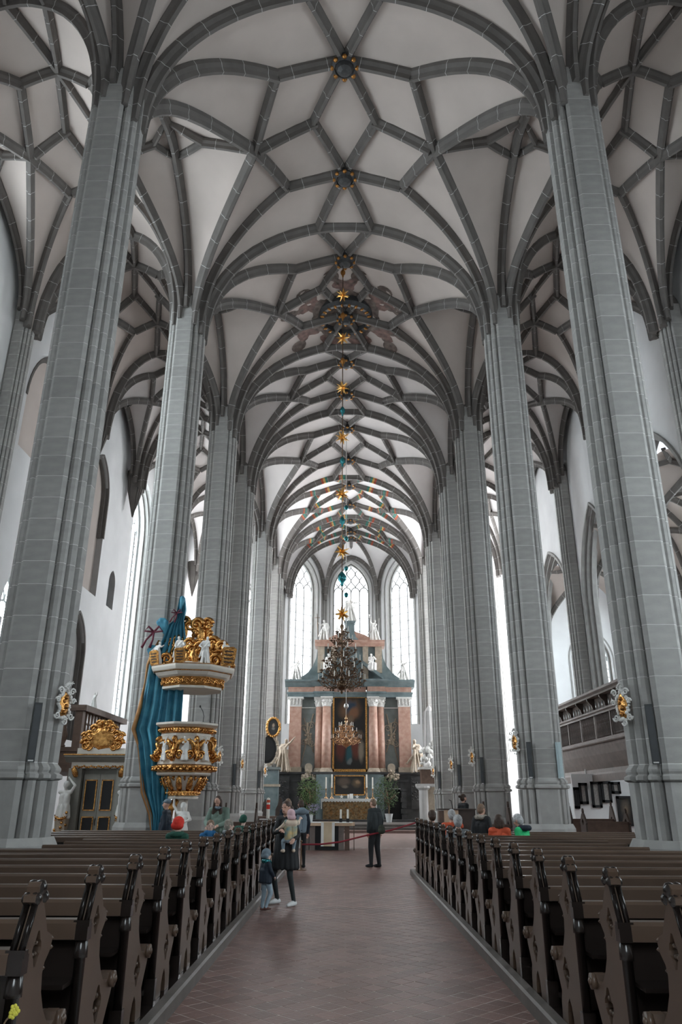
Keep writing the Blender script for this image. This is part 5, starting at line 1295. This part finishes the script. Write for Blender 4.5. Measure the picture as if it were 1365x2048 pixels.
# ================================================================== CHANDELIERS with their chains of stars
def arm_mesh(L, drop, m='brass', th=.016):
    mb = MB(); pts = [(0, 0, 0), (L*.25, 0, -drop*.9), (L*.55, 0, -drop), (L*.85, 0, -drop*.5), (L, 0, .02)]
    fine = []
    for i in range(13):
        t = i/12*4; j = min(3, int(t)); f = t - j; fine.append(V(pts[j]).lerp(V(pts[j + 1]), f))
    mb.tube(fine, th, 6); volute(mb, (L*.45, 0, -drop*.35), L*.14, (1, 0, 0), (0, 0, 1), th*.8, 0, 1.3, 0, 1, 10); volute(mb, (L*.72, 0, .02), L*.10, (-1, 0, 0), (0, 0, 1), th*.8, 0, 1.3, 0, 1, 10)
    mb.lathe([(.015, 0), (.07, .02), (.075, .035), (.02, .04), (.025, .07)], 8, 0, M.Translation((L, 0, 0)))
    mb.ell((L*.5, 0, -drop - .05), (.022, .022, .03), 0, 6)
    return mb.mesh('arm', m)
CANDLE = MB().lathe([(.017, 0), (.016, .20), (.004, .215)], 6).mesh('candle', 'candle')
def chandelier(x, y, zb, label, mt, tiers, H, ball=.19):
    r = thing('chandelier', label, 'chandelier', (x, y, zb))
    MB().ell((0, 0, .30), (ball, ball, ball), 0, 18).build('ball', mt, r)
    MB().lathe([(.01, 0), (.05, .05), (.03, .1), (.06, .12)], 10, 0, None, True).build('pendant', mt, r)
    MB().lathe([(.05, .45), (.09, .55), (.04, .62), (.05, .85), (.10, .95), (.04, 1.05), (.045, 1.3), (.09, 1.4), (.035, 1.5), (.04, H - .3), (.08, H - .2), (.02, H - .1), (.02, H)], 10, 0, None, True).build('stem', mt, r)
    for (z, L, n, dp, a0) in tiers:
        am = arm_mesh(L, dp, mt)
        for k in range(n):
            o = obj('arm', am, r, (0, 0, z)); o.rotation_euler = (0, 0, a0 + 2*PI*k/n); obj('candle', CANDLE, o, (L, 0, .05))
    m_ = MB(); rn = random.Random(17)
    for (z, L, n, dp, a0) in tiers:
        for k in range(int(26*n*L)):
            a = rn.uniform(0, 2*PI); q = rn.uniform(.25, .95)*L; m_.ell((q*math.cos(a), q*math.sin(a), z + rn.uniform(-dp - .05, .18)), tuple(rn.uniform(.012, .034) for _ in range(3)), 0, 5)
    o = m_.build('leaf_ornament', mt, r); o['kind'] = 'stuff'
    return r
def zpix(y, Y): return EYE + Y*math.tan(PITCH + math.atan((1024 - y)/FPX))
C1 = NAVE[3][1]; C1Y = C1.y; C1X = -.12
TI = ((.42, .80, 10, .22, 0), (.75, .74, 10, .18, .3), (1.10, .64, 8, .15, .1), (1.45, .52, 8, .13, .4), (1.80, .38, 6, .10, .2), (2.1, .22, 5, .07, 0))
z1 = zpix(1388, C1Y)
chandelier(C1X, C1Y, z1, 'large dark brass chandelier hanging in front of the altar attic', 'dark_brass', TI, 2.55)
C2 = NAVE[5][1]; C2Y = C2.y; C2X = .05; z2 = zpix(1497, C2Y)
chandelier(C2X, C2Y, z2, 'smaller bright brass chandelier hanging before the altar painting', 'brass', ((.45, .80, 12, .20, 0), (.80, .60, 10, .16, .3), (1.10, .38, 8, .12, .1)), 1.75, .24)
for nm, (x, y, za, zb, lab) in {'a': (C1X, C1Y, z1 + 2.5, C1.z - .55, 'thin dark chain holding the large chandelier'), 'b': (C2X, C2Y, z2 + 1.7, C2.z - .55, 'thin pale cord holding the smaller chandelier')}.items():
    o = MB().tube([(0, 0, 0), (0, 0, zb - za)], .018, 6).build('hanging_chain', 'dark_brass' if nm == 'a' else 'white_stone', None, (x, y, za)); tag(o, lab, 'chain')
sm = MB(); 
for i in range(17):
    k = 1 - 2*(i + .5)/17; a = i*2.39996; d = V((math.sqrt(1 - k*k)*math.cos(a), math.sqrt(1 - k*k)*math.sin(a), k)); sm.tube([d*.06, d*.30], [.055, .004], 4, 0, None, False)
sm.ell((0, 0, 0), .09, 0, 8); star_me = sm.mesh('gold_star', 'star_gold')
for i, py in enumerate((590, 677, 775, 875, 988, 1103, 1228)):
    o = obj('gold_star', star_me, None, (C1X, C1Y, zpix(py, C1Y))); o.rotation_euler = (0, .2*i, .5*i)
    tag(o, 'gold many-pointed star on the chandelier chain, %s from the top' % ORD[i], 'star', 'gold stars on the chandelier chain')
ball_b = MB().lathe([(.01, -.16), (.04, -.12), (.03, -.08), (.10, 0), (.11, .08), (.06, .15), (.02, .2)], 10, 0, None, True)
b_t, b_g = ball_b.mesh('chain_ball', 'teal_ball'), ball_b.mesh('chain_ball', 'dark_gold')
for i, py in enumerate((548, 634, 725, 824, 925, 1045, 1160)):
    o = obj('chain_ball', b_t if i > 2 else b_g, None, (C1X, C1Y, zpix(py, C1Y))); o.scale = (1, 1, 1.25) if i < 6 else (1.5, 1.5, 1.6)
    tag(o, '%s ball on the chandelier chain, %s from the top' % ('glossy teal' if i > 2 else 'small gilt', ORD[i]), 'ball', 'balls on the chandelier chain')
for i, py in enumerate((1015, 1077, 1137, 1190, 1412)):
    o = obj('cord_ball', MB().ell((0, 0, 0), (.13, .13, .16), 0, 10).mesh('cord_ball', 'teal_ball' if i < 4 else 'glass_drop'), None, (C2X, C2Y, zpix(py, C2Y)))
    tag(o, '%s on the cord of the smaller chandelier, %s from the top' % ('small teal ball' if i < 4 else 'clear glass drop', ORD[i]), 'ball', 'balls on the pale cord')

# ================================================================== CROSSING: table, flowers, lectern, rope, plants
ta = thing('altar_stone_table', 'low grey wooden altar table with white cloth and beige runner', 'table', (-.62, 29.8, 0))
MB().plate([(-1.02, -.5), (.86, -.5), (.98, -.2), (.98, .5), (-1.02, .5)], (), .82, .92, 0).build('table_top', 'light_wood', ta)
MB().box(-1.0, .9, -.51, .5, .92, .935).build('tablecloth', 'linen', ta)
for x0, x1 in ((-.92, -.70), (-.68, -.48), (.38, .58), (.60, .78)): MB().box(x0, x1, -.42, .4, 0, .82).build('support_board', 'gallery_wood' if x0 not in (.60,) else 'brown_wood', ta)
MB().box(-.48, .38, -.30, .3, 0, .82).build('support_core', 'black', ta)
MB().box(.93, .96, -.3, -.27, 0, .82).build('thin_leg', 'brown_wood', ta)
MB().box(-.26, .24, -.525, -.512, .14, .945).box(-.26, .24, -.525, .3, .936, .945).build('runner', 'beige_cloth', ta)
for s in (0, 1): MB().box(-.26 + .40*s, -.16 + .40*s, -.53, -.52, .14, .94).build('runner_edge', 'linen', ta)
for i, x in enumerate((.46, .72)):
    r = thing('altar_candle', 'thick white candle in a black cube holder, %s of two on the table' % ('left' if i == 0 else 'right'), 'candle', (-.62 + x, 29.7, .935))
    MB().box(-.055, .055, -.055, .055, 0, .13).build('holder', 'black', r); MB().lathe([(.04, .13), (.04, .44), (.01, .445)], 10).build('candle', 'candle', r); MB().tube([(0, 0, .44), (0, 0, .47)], .005, 5).build('wick', 'black', r)
r = thing('table_cross', 'thin standing cross on the low altar table', 'cross', (-.60, 29.75, .935)); MB().tube([(0, 0, 0), (0, 0, .36)], .008, 6).build('upright', 'dark_brass', r); MB().tube([(-.07, 0, .27), (.07, 0, .27)], .008, 6).build('crossbar', 'dark_brass', r)
def foliage(n, c, r, leaf, seed, elong=2.2, flat=.5):
    mb = MB(); rn = random.Random(seed)
    for _ in range(n):
        d = V((rn.gauss(0, 1), rn.gauss(0, 1), rn.gauss(0, 1))).normalized()*rn.uniform(.25, 1)**.6; p = V(c) + V((d.x*r[0], d.y*r[1], d.z*r[2]))
        u = V((rn.uniform(-1, 1), rn.uniform(-1, 1), rn.uniform(-1.0, .5))).normalized(); s = u.orthogonal().normalized()*leaf*flat*.5; L = u*leaf*rn.uniform(.7, 1.3)*elong*.5; nrm = u.cross(s).normalized()*leaf*.10
        mb.add([p, p + L*.5 + s + nrm, p + L, p + L*.5 - s + nrm, p + L*.5 - nrm*.3], [(0, 1, 4), (1, 2, 4), (2, 3, 4), (3, 0, 4)])
    return mb
fl2 = thing('flower_vase', 'pale vase of lilac flowers on the left of the low altar table', 'flowers', (-1.28, 29.65, .935))
MB().lathe([(.06, 0), (.07, .02), (.09, .22), (.10, .25), (.08, .25)], 12).build('vase', 'pot', fl2)
o = foliage(150, (0, 0, .42), (.28, .22, .22), .07, 3).build('greenery', 'leaf', fl2); o['kind'] = 'stuff'
o = foliage(170, (.08, -.06, .50), (.26, .2, .15), .05, 4, 1.2, .9).build('blossoms', 'lilac', fl2); o['kind'] = 'stuff'
sh = thing('shrub_pot', 'yellow-green leafy shrub in a pot behind the flower vase', 'plant', (-1.75, 30.7, 0))
MB().lathe([(.18, 0), (.24, .4), (.25, .42), (.2, .42)], 14).build('pot', 'pot', sh); MB().tube([(0, 0, .35), (.02, 0, .8), (0, 0, 1.1)], [.025, .02, .01], 6).build('stem', 'twig', sh)
o = foliage(260, (0, 0, .95), (.34, .3, .45), .09, 6).build('foliage', 'yellow_leaf', sh); o['kind'] = 'stuff'
def tree(x, y, z, label, seed, cy=1.9, r=(.85, .7, 1.0), mt='leaf', lean=0.0):
    t = thing('potted_tree', label, 'plant', (x, y, z)); MB().lathe([(.16, 0), (.24, .45), (.26, .5), (.2, .5)], 14).build('pot', 'pot', t)
    rn = random.Random(seed); m_ = MB(); m_.tube([(0, 0, .4), (.03, 0, 1.0), (.02 + lean, 0, cy + .3)], [.05, .04, .015], 7)
    for k in range(14):
        a = rn.uniform(0, 2*PI); z0 = rn.uniform(.8, cy); m_.tube([(.02 + lean*(z0/cy)*.6, 0, z0), (.4*r[0]*math.cos(a) + lean*.8, .4*r[1]*math.sin(a), z0 + .35), (.85*r[0]*math.cos(a) + lean, .85*r[1]*math.sin(a), z0 + rn.uniform(.3, .75))], [.02, .014, .006], 5)
    m_.build('trunk', 'twig', t)
    o = foliage(750, (lean, 0, cy), r, .13, seed + 1, 2.4, .42).build('foliage', mt, t); o['kind'] = 'stuff'
tree(-2.25, 50.0, .40, 'leafy green potted tree left of the altar table', 40, 1.75, (.85, .6, .95), 'leaf')
tree(2.75, 50.0, .40, 'dark feathery potted tree right of the altar table', 50, 1.75, (.85, .6, 1.05), 'dark_leaf', -.15)
pc = thing('paschal_candle', 'painted paschal candle on a small stand beside the standing mother', 'candle', (-2.52, 26.0, 0))
MB().lathe([(.16, 0), (.16, .04), (.03, .08), (.03, 1.05), (.12, 1.10), (.12, 1.14)], 10).build('stand', 'brown_wood', pc); m_ = MB(); m_.lathe([(.055, 1.14), (.055, 1.75), (.01, 1.77)], 12, 0); m_.build('candle', 'candle', pc)
MB().lathe([(.057, 1.62), (.057, 1.70)], 12).build('orange_band', 'cloth_orange', pc); MB().lathe([(.057, 1.42), (.057, 1.56)], 12).build('red_band', 'cloth_red', pc)
MB().box(-.26, .20, -.15, .15, 1.10, 1.13).build('tray', 'linen', pc)
le = thing('lectern', 'light wooden lectern front with dark sides beside the right pews', 'lectern', (3.35, 25.4, 0))
MB().box(-.20, .26, -.03, .0, 0, 1.44).build('front_panel', 'light_wood', le); MB().box(-.36, -.20, -.02, .4, 0, 1.40).build('side_panel', 'brown_wood', le); MB().box(.26, .80, .0, .4, 0, 1.42).build('body', 'dark_wood', le)
MB().box(-.38, .82, -.06, .45, 1.42, 1.46).build('top', 'dark_wood', le)
MB().tube([(.1, .1, 1.46), (.05, .02, 1.7), (-.02, -.04, 1.72)], .012, 6).build('microphone', 'black', le)
pts = []
for (x, y) in ((606, 1689), (640, 1689), (680, 1684), (730, 1671), (780, 1660), (832, 1644)):
    t = (21.3 + (x - 606)/226*1.2); r_ = V(((x - 690)/FPX*t*.936, t, EYE + t*math.tan(PITCH + math.atan((1024 - y)/FPX)))); pts.append(r_)
o = MB().tube(pts, .022, 8).build('barrier_rope', 'rope_red'); tag(o, 'red barrier rope sagging across the aisle', 'rope')
for i, p in enumerate((pts[0], pts[-1])):
    r = thing('rope_post', 'slim dark post holding the %s end of the red rope' % ('left' if i == 0 else 'right'), 'post', (p.x + (-.02 if i == 0 else .02), p.y, 0)); MB().lathe([(.14, 0), (.14, .02), (.018, .04), (.018, p.z + .05), (.03, p.z + .08), (.01, p.z + .1)], 10).build('post', 'dark_brass', r)
# dark low screen with a small statue beyond the left pews
ls = thing('choir_stall', 'dark carved stall front with wooden figure beyond the left pews', 'stall', (-3.15, 30.5, 0))
MB().box(-.2, .9, 0, .5, 0, 1.05).build('panel', 'dark_wood', ls); MB().box(-.25, .95, -.05, .55, 1.05, 1.12).build('ledge', 'brown_wood', ls)
MB().plate([(.45, 1.12), (.9, 1.12), (.9, 1.35), (.75, 1.4), (.68, 1.75), (.60, 1.8), (.52, 1.5), (.45, 1.35)], (), 0, .06, 0, frame((0, .3, 0), (1, 0, 0), (0, 0, 1), (0, 1, 0))).build('end_scroll', 'dark_wood', ls)
o = obj('wooden_figure', fused('wooden_figure', statue_prims(.36), .018, ['dark_wood']), ls, (.05, .25, 1.12)); o.rotation_euler = (0, 0, PI)
# flowering twig in the near left corner
tw = thing('flowering_twig', 'thin twig with yellow blossoms at the near left pew end', 'flowers', (-1.66, 4.36, 0))
m_ = MB(); m_.tube([(-.06, -.16, .50), (-.03, -.15, .62), (.02, -.15, .72), (.065, -.14, .77)], [.006, .005, .004, .003], 6); m_.build('stem', 'twig', tw)
for i, (x, z) in enumerate(((-.035, .60), (.005, .66), (.05, .745), (.055, .77), (.065, .76))):
    m_ = MB()
    for k in range(5): a = 2*PI*k/5; m_.ell((x + .012*math.cos(a), -.16, z + .012*math.sin(a)), (.010, .006, .010), 0, 6)
    m_.build('blossom', 'yellow_flower', tw)
# ================================================================== PEOPLE
def coat(z0, z1, r0, r1, m, n=16, dx=0, dy=0):
    return [('c', (r0*.55*math.cos(2*PI*i/n) + dx, r0*.45*math.sin(2*PI*i/n) + dy, z0), (r1*.75*math.cos(2*PI*i/n) + dx, r1*.6*math.sin(2*PI*i/n) + dy, z1), .080, .045, m, .01) for i in range(n)]
# mother with long black coat, legs apart
HM = (-.03, .06, 1.575)
J = pose(JD, pel=(0, 0, .93), head=HM, neck=(0, .01, 1.43), shL=(-.16, 0, 1.385), shR=(.16, .02, 1.385), elL=(-.34, .04, 1.13), wrL=(-.43, .25, 1.07), elR=(.05, .25, 1.17), wrR=(-.20, .36, 1.20),
         hipL=(-.09, 0, .90), knL=(-.17, .06, .49), anL=(-.24, .02, .085), hipR=(.09, 0, .90), knR=(.20, .10, .49), anR=(.20, -.02, .085))
RT = M.Rotation(.25, 3, 'Z')
mo = person('mother in long black coat and white sneakers holding a baby in the aisle', (-1.06, 14.5, 0), 2.45, J, ['skin', 'cloth_black', 'cloth_black', 'cloth_dark', 'shoe_white'], (0, 1, 2, 3, 4), 1.0,
            coat(1.10, .60, .22, .31, 1), [('hair', hair_cap(HM, 1.0, .016, RT) + [('e', (-.02, -.09, 1.56), (.045, .05, .06), None, 0), ('c', (-.02, -.10, 1.55), (-.02, -.12, 1.40), .03, .015, 0)], 'hair_brown')], toe={'L': (-.1, 1, 0), 'R': (.25, 1, 0)}, slim=.92, tilt=RT)
eyes(mo, HM, 1.0, RT)
# the baby on her arm
J = dict(pel=(0,0,.10), chest=(0,.02,.34), neck=(0,.01,.47), head=(0,.03,.60), shL=(-.12,0,.45), elL=(-.20,.06,.36), wrL=(-.26,.18,.30), shR=(.12,0,.45), elR=(.20,.05,.42), wrR=(.26,.14,.50), hipL=(-.07,0,.08), knL=(-.14,.16,.02), anL=(-.13,.18,-.16), hipR=(.07,0,.08), knR=(.14,.16,.02), anR=(.13,.18,-.16))
HB = J['head']
ba = person('baby in pink cap and patterned vest held by the mother', (-.955, 14.14, 1.02), .35, J, ['skin_pale', 'cloth_pattern', 'cloth_cream', 'cloth_jeans', 'cloth_cream'], (0, 1, 2, 3, 4), .72, [('c', (-.08, -.04, .43), (.08, -.04, .43), .07, .07, 2, .01)],
            [('cap', [('e', (0, .018, .645), (.108, .118, .115), None, 0), ('c', (-.05, -.04, .56), (.05, -.04, .56), .06, .06, 0)], 'cloth_pink')], .011, slim=.95, hs=1.22)
# toddler beside her
HT = (0, .02, 1.52)
J = pose(JD, head=HT, neck=(0, 0, 1.36), shL=(-.17, 0, 1.30), shR=(.17, 0, 1.30), elL=(-.25, -.04, 1.08), wrL=(-.24, .06, .90), elR=(.25, .06, 1.10), wrR=(.20, .18, .96), knR=(.12, .14, .50), anR=(.12, -.02, .12))
to = person('toddler in grey-blue hat and navy jacket beside the pew kerb', (-1.335, 13.75, 0), -1.0, J, ['skin_pale', 'cloth_navy', 'cloth_navy', 'cloth_jeans', 'shoe_brown'], (0, 1, 2, 3, 4), .545, coat(1.1, .80, .24, .27, 1),
            [('hat', [('e', (0, .0, 1.60), (.145, .155, .14), None, 0), ('c', (-.08, -.05, 1.52), (.08, -.05, 1.52), .09, .09, 0)], 'cloth_slate'), ('scarf', [('c', (-.09, .03, 1.37), (.09, .03, 1.37), .07, .07, 0), ('c', (-.09, -.05, 1.37), (.09, -.05, 1.37), .07, .07, 0), ('c', (.06, .1, 1.36), (.05, .14, 1.22), .05, .04, 0)], 'teal_ball')], .011, puff=1.35, slim=1.25, hs=1.45)
# couple further back
HC = (0, .02, 1.585)
person('person in slate hooded jacket and dark trousers behind the mother', (-1.22, 22.0, 0), .35, JD, ['skin', 'cloth_slate', 'cloth_navy', 'cloth_black', 'cloth_black'], (0, 1, 2, 3, 4), 1.0, [('e', (0, -.08, 1.42), (.15, .09, .10), None, 1)], [('hair', hair_cap(HC), 'hair_brown')], puff=1.15)
person('brown-haired person in dark clothes farther back behind the mother', (-1.62, 22.5, 0), .2, JD, ['skin', 'cloth_navy', 'cloth_navy', 'cloth_black', 'cloth_black'], (0, 1, 2, 3, 4), 1.02, coat(1.05, .8, .20, .24, 1), [('hair', hair_cap(HC, long=.22), 'hair_light')])
# man in dark green-black standing at the rope
HN = (.0, .05, 1.575); RN = M.Rotation(-.15, 3, 'X')
J = pose(JD, head=HN, elL=(-.25, -.03, 1.12), wrL=(-.23, .04, .88), elR=(.25, -.04, 1.12), wrR=(.24, .0, .86), anL=(-.09, .06, .085), anR=(.10, -.06, .085), knL=(-.09, .06, .50), knR=(.10, .0, .50))
mn = person('man in dark tracksuit with shoulder bag standing at the rope', (.82, 22.25, 0), .85, J, ['skin', 'cloth_dark', 'cloth_dark', 'cloth_black', 'cloth_black'], (0, 1, 2, 3, 4), 1.03, [('e', (0, .08, 1.12), (.15, .13, .16), None, 1)], [('hair', hair_cap(HN, .98, .016, RN, grow=.97), 'hair_light')], puff=1.35, slim=1.30, tilt=RN)
eyes(mn, HN, 1.03, RN)
m_ = MB()
for k in range(26):
    z = .82 - k*.0175; x0 = .225 - .0*k; m_.tube([(x0 - .005, -.02 - .012*(k % 2), z), (x0 + .004, .02 + .012*((k + 1) % 3), z - .006)], .006, 5)
m_.build('leg_lettering', 'linen', mn)
bag = fused('shoulder_bag', [('e', (0, 0, 0), (.10, .06, .12), None, 0), ('e', (0, -.02, -.05), (.11, .06, .08), None, 0)], .014, ['cloth_olive'])
o = obj('shoulder_bag', bag, None, (1.0, 22.0, .97)); tag(o, 'dark olive shoulder bag at the hip of the man by the rope', 'bag')
# woman in sage sweater bending over the pews
HW = (.02, .11, 1.54); RW = M.Rotation(-.45, 3, 'X')
J = pose(JD, head=HW, neck=(0, .05, 1.41), chest=(0, .04, 1.22), shL=(-.17, .03, 1.36), shR=(.17, .03, 1.36), elL=(-.24, .14, 1.12), wrL=(-.12, .36, 1.06), elR=(.26, .12, 1.12), wrR=(.14, .38, 1.04))
gw = person('woman in sage green sweater leaning over the children in the left pews', (-2.84, 17.98, .12), PI - .15, J, ['skin', 'cloth_sage', 'cloth_sage', 'cloth_black', 'cloth_black'], (0, 1, 2, 3, 4), 1.0, coat(1.15, .95, .24, .26, 1), [('hair', hair_cap(HW, 1.0, .030, RW, long=.24), 'hair_brown')], puff=1.35, slim=1.1, tilt=RW)
eyes(gw, HW, 1.0, RW)
m_ = MB(); m_.tube([(-.07, .10, 1.43), (0, .15, 1.41), (.07, .10, 1.43)], .035, 8); m_.build('scarf', 'cloth_slate', gw)
def sitter(label, x, row, dz, rot, mats, k, hair, dy=.12, puff=1.2, tilt=0.0, extra=(), J0=None, hs=1.0):
    J = dict(J0 or SIT); R = M.Rotation(tilt, 3, 'X'); H = J['head']
    P = []
    for nm, kind, mt in hair:
        if kind == 'short': P.append((nm, hair_cap(H, hs, .014, R), mt))
        if kind == 'full': P.append((nm, hair_cap(H, hs, .016, R, grow=1.10), mt))
        if kind == 'long': P.append((nm, hair_cap(H, hs, .014, R, long=.20), mt))
        if kind == 'bob': P.append((nm, hair_cap(H, hs, .014, R, long=.11, grow=1.06), mt))
        if kind == 'bun': P.append((nm, hair_cap(H, hs, .014, R, bun=True), mt))
        if kind == 'hat': P.append((nm, [('e', tuple(V(H) + V((0, -.008, .05))*hs), tuple(q*hs for q in (.098, .108, .098)), None, 0), ('c', tuple(V(H) + V((-.04, -.05, .0))*hs), tuple(V(H) + V((.04, -.05, .0))*hs), .066*hs, .066*hs, 0)], mt))
        if kind == 'collar': P.append((nm, [('c', (.10*math.cos(a), -.02 + .09*math.sin(a), .60), (.10*math.cos(a + .6), -.02 + .09*math.sin(a + .6), .60), .055, .055, 0) for a in np.linspace(0, 5.7, 9)], mt))
        if kind == 'scarf': P.append((nm, [('c', (-.07, .03, .615), (.07, .03, .615), .065, .065, 0), ('c', (-.08, -.04, .605), (.08, -.04, .605), .07, .07, 0), ('c', (0, .06, .62), (0, .08, .48), .06, .07, 0)], mt))
    return person(label, (x, row + dy, dz), rot, J, mats, (0, 1, 2, 3, 3), k, extra, P, .0125, puff=puff, tilt=R if tilt else None, hs=hs)
r_ = sitter('child in red knitted hat and green coat in the left pews', -3.24, 15.4, .50, -.15, ['skin_pale', 'cloth_green', 'cloth_green', 'cloth_black'], .98, [('knit_hat', 'hat', 'cloth_red'), ('hood', 'collar', 'cloth_green')], hs=1.2)
c1 = sitter('fair-haired child in bright blue scarf facing the camera in the left pews', -2.80, 16.4, .50, PI + .2, ['skin_pale', 'cloth_blue', 'cloth_blue', 'cloth_black'], .92, [('hair', 'short', 'hair_light'), ('scarf', 'scarf', 'cloth_blue')], hs=1.1, dy=.24, J0=pose(SIT, knL=(-.11, .12, .07), anL=(-.11, -.22, .06), knR=(.11, .12, .07), anR=(.11, -.22, .06)))
eyes(c1, SIT['head'], .92, None, 1.1, False)
sitter('child with furry brown hood in the left pews beside the fair-haired child', -2.40, 16.4, .58, -1.1, ['skin_pale', 'cloth_navy', 'cloth_navy', 'cloth_black'], .84, [('fur_hood', 'full', 'fur'), ('collar', 'collar', 'cloth_grey')], hs=1.12, dy=.15)
sitter('small person in dark green knit behind the woman in the sage sweater', -2.36, 18.4, .60, -.3, ['skin_pale', 'cloth_green', 'cloth_green', 'cloth_black'], .88, [('knit_hat', 'hat', 'cloth_green')])
# man by the pulpit foot
HP = (0, .03, 1.585)
mp = person('man in dark jacket and grey cap walking left by the pulpit', (-4.70, 20.95, 0), 1.5, pose(JD, head=HP), ['skin', 'cloth_navy', 'cloth_navy', 'cloth_black', 'cloth_black'], (0, 1, 2, 3, 4), 1.0, coat(1.1, .85, .22, .24, 1), [('cap', [('e', (0, .0, 1.655), (.092, .108, .072), None, 0), ('c', (-.04, .10, 1.635), (.04, .10, 1.635), .022, .022, 0)], 'cloth_slate')], puff=1.3, slim=1.1)
# right side
HL = (0, .03, 1.585)
person('bearded man with tied-up dark hair standing behind the lectern', (3.92, 26.35, 0), -1.1, pose(JD, head=HL), ['skin', 'cloth_black', 'cloth_black', 'cloth_black', 'cloth_black'], (0, 1, 2, 3, 4), 1.12, (), [('hair', hair_cap(HL, 1.0, .016, None, bun=False) + [('e', (0, -.12, 1.63), (.04, .04, .04), None, 0)], 'hair_brown'), ('beard', [('e', (0, .055, 1.515), (.055, .045, .05), None, 0)], 'hair_brown')], puff=1.2)
sitter('white-haired person in red and black jacket in the right pews', 2.34, 17.4, .60, .1, ['skin', 'cloth_orange', 'cloth_black', 'cloth_black'], 1.06, [('hair', 'short', 'hair_grey')], extra=[('c', (-.07, -.10, .50), (-.06, -.10, .25), .06, .06, 2, .02), ('c', (.07, -.10, .50), (.06, -.10, .25), .06, .06, 2, .02)])
sitter('white-haired person in grey jacket nearest in the right pews', 2.33, 16.4, .50, -.1, ['skin', 'cloth_grey', 'cloth_slate', 'cloth_black'], 1.06, [('hair', 'full', 'hair_grey')])
sitter('person in black and orange jacket with fur collar in the right pews', 3.17, 18.4, .72, -.9, ['skin', 'cloth_black', 'cloth_black', 'cloth_black'], 1.05, [('hair', 'short', 'hair_light'), ('fur_collar', 'collar', 'fur')], extra=[('c', (-.17, -.04, .52), (-.20, -.06, .22), .075, .085, 3, .03)], puff=1.4)
sitter('brown-haired person in red sweater in the right pews', 3.37, 17.4, .53, -.25, ['skin', 'cloth_orange', 'cloth_orange', 'cloth_black'], 1.02, [('hair', 'bob', 'hair_brown')])
gj = sitter('grey-haired person in bright green jacket leaning left in the right pews', 3.90, 17.4, .52, .9, ['skin', 'cloth_bright_green', 'cloth_bright_green', 'cloth_black'], 1.06, [('hair', 'full', 'hair_grey'), ('scarf', 'collar', 'cloth_navy')], tilt=-.35, J0=pose(SIT, chest=(0, .03, .42), neck=(0, .06, .585), head=(0, .12, .735), shL=(-.165, .05, .545), shR=(.165, .05, .545)), puff=1.4)
sitter('dark-haired person in black near the aisle end of the right pews', 2.02, 18.4, .58, .05, ['skin', 'cloth_black', 'cloth_black', 'cloth_black'], 1.04, [('hair', 'full', 'hair_brown')], puff=1.3)

bpy.data.scenes.remove(TS_)
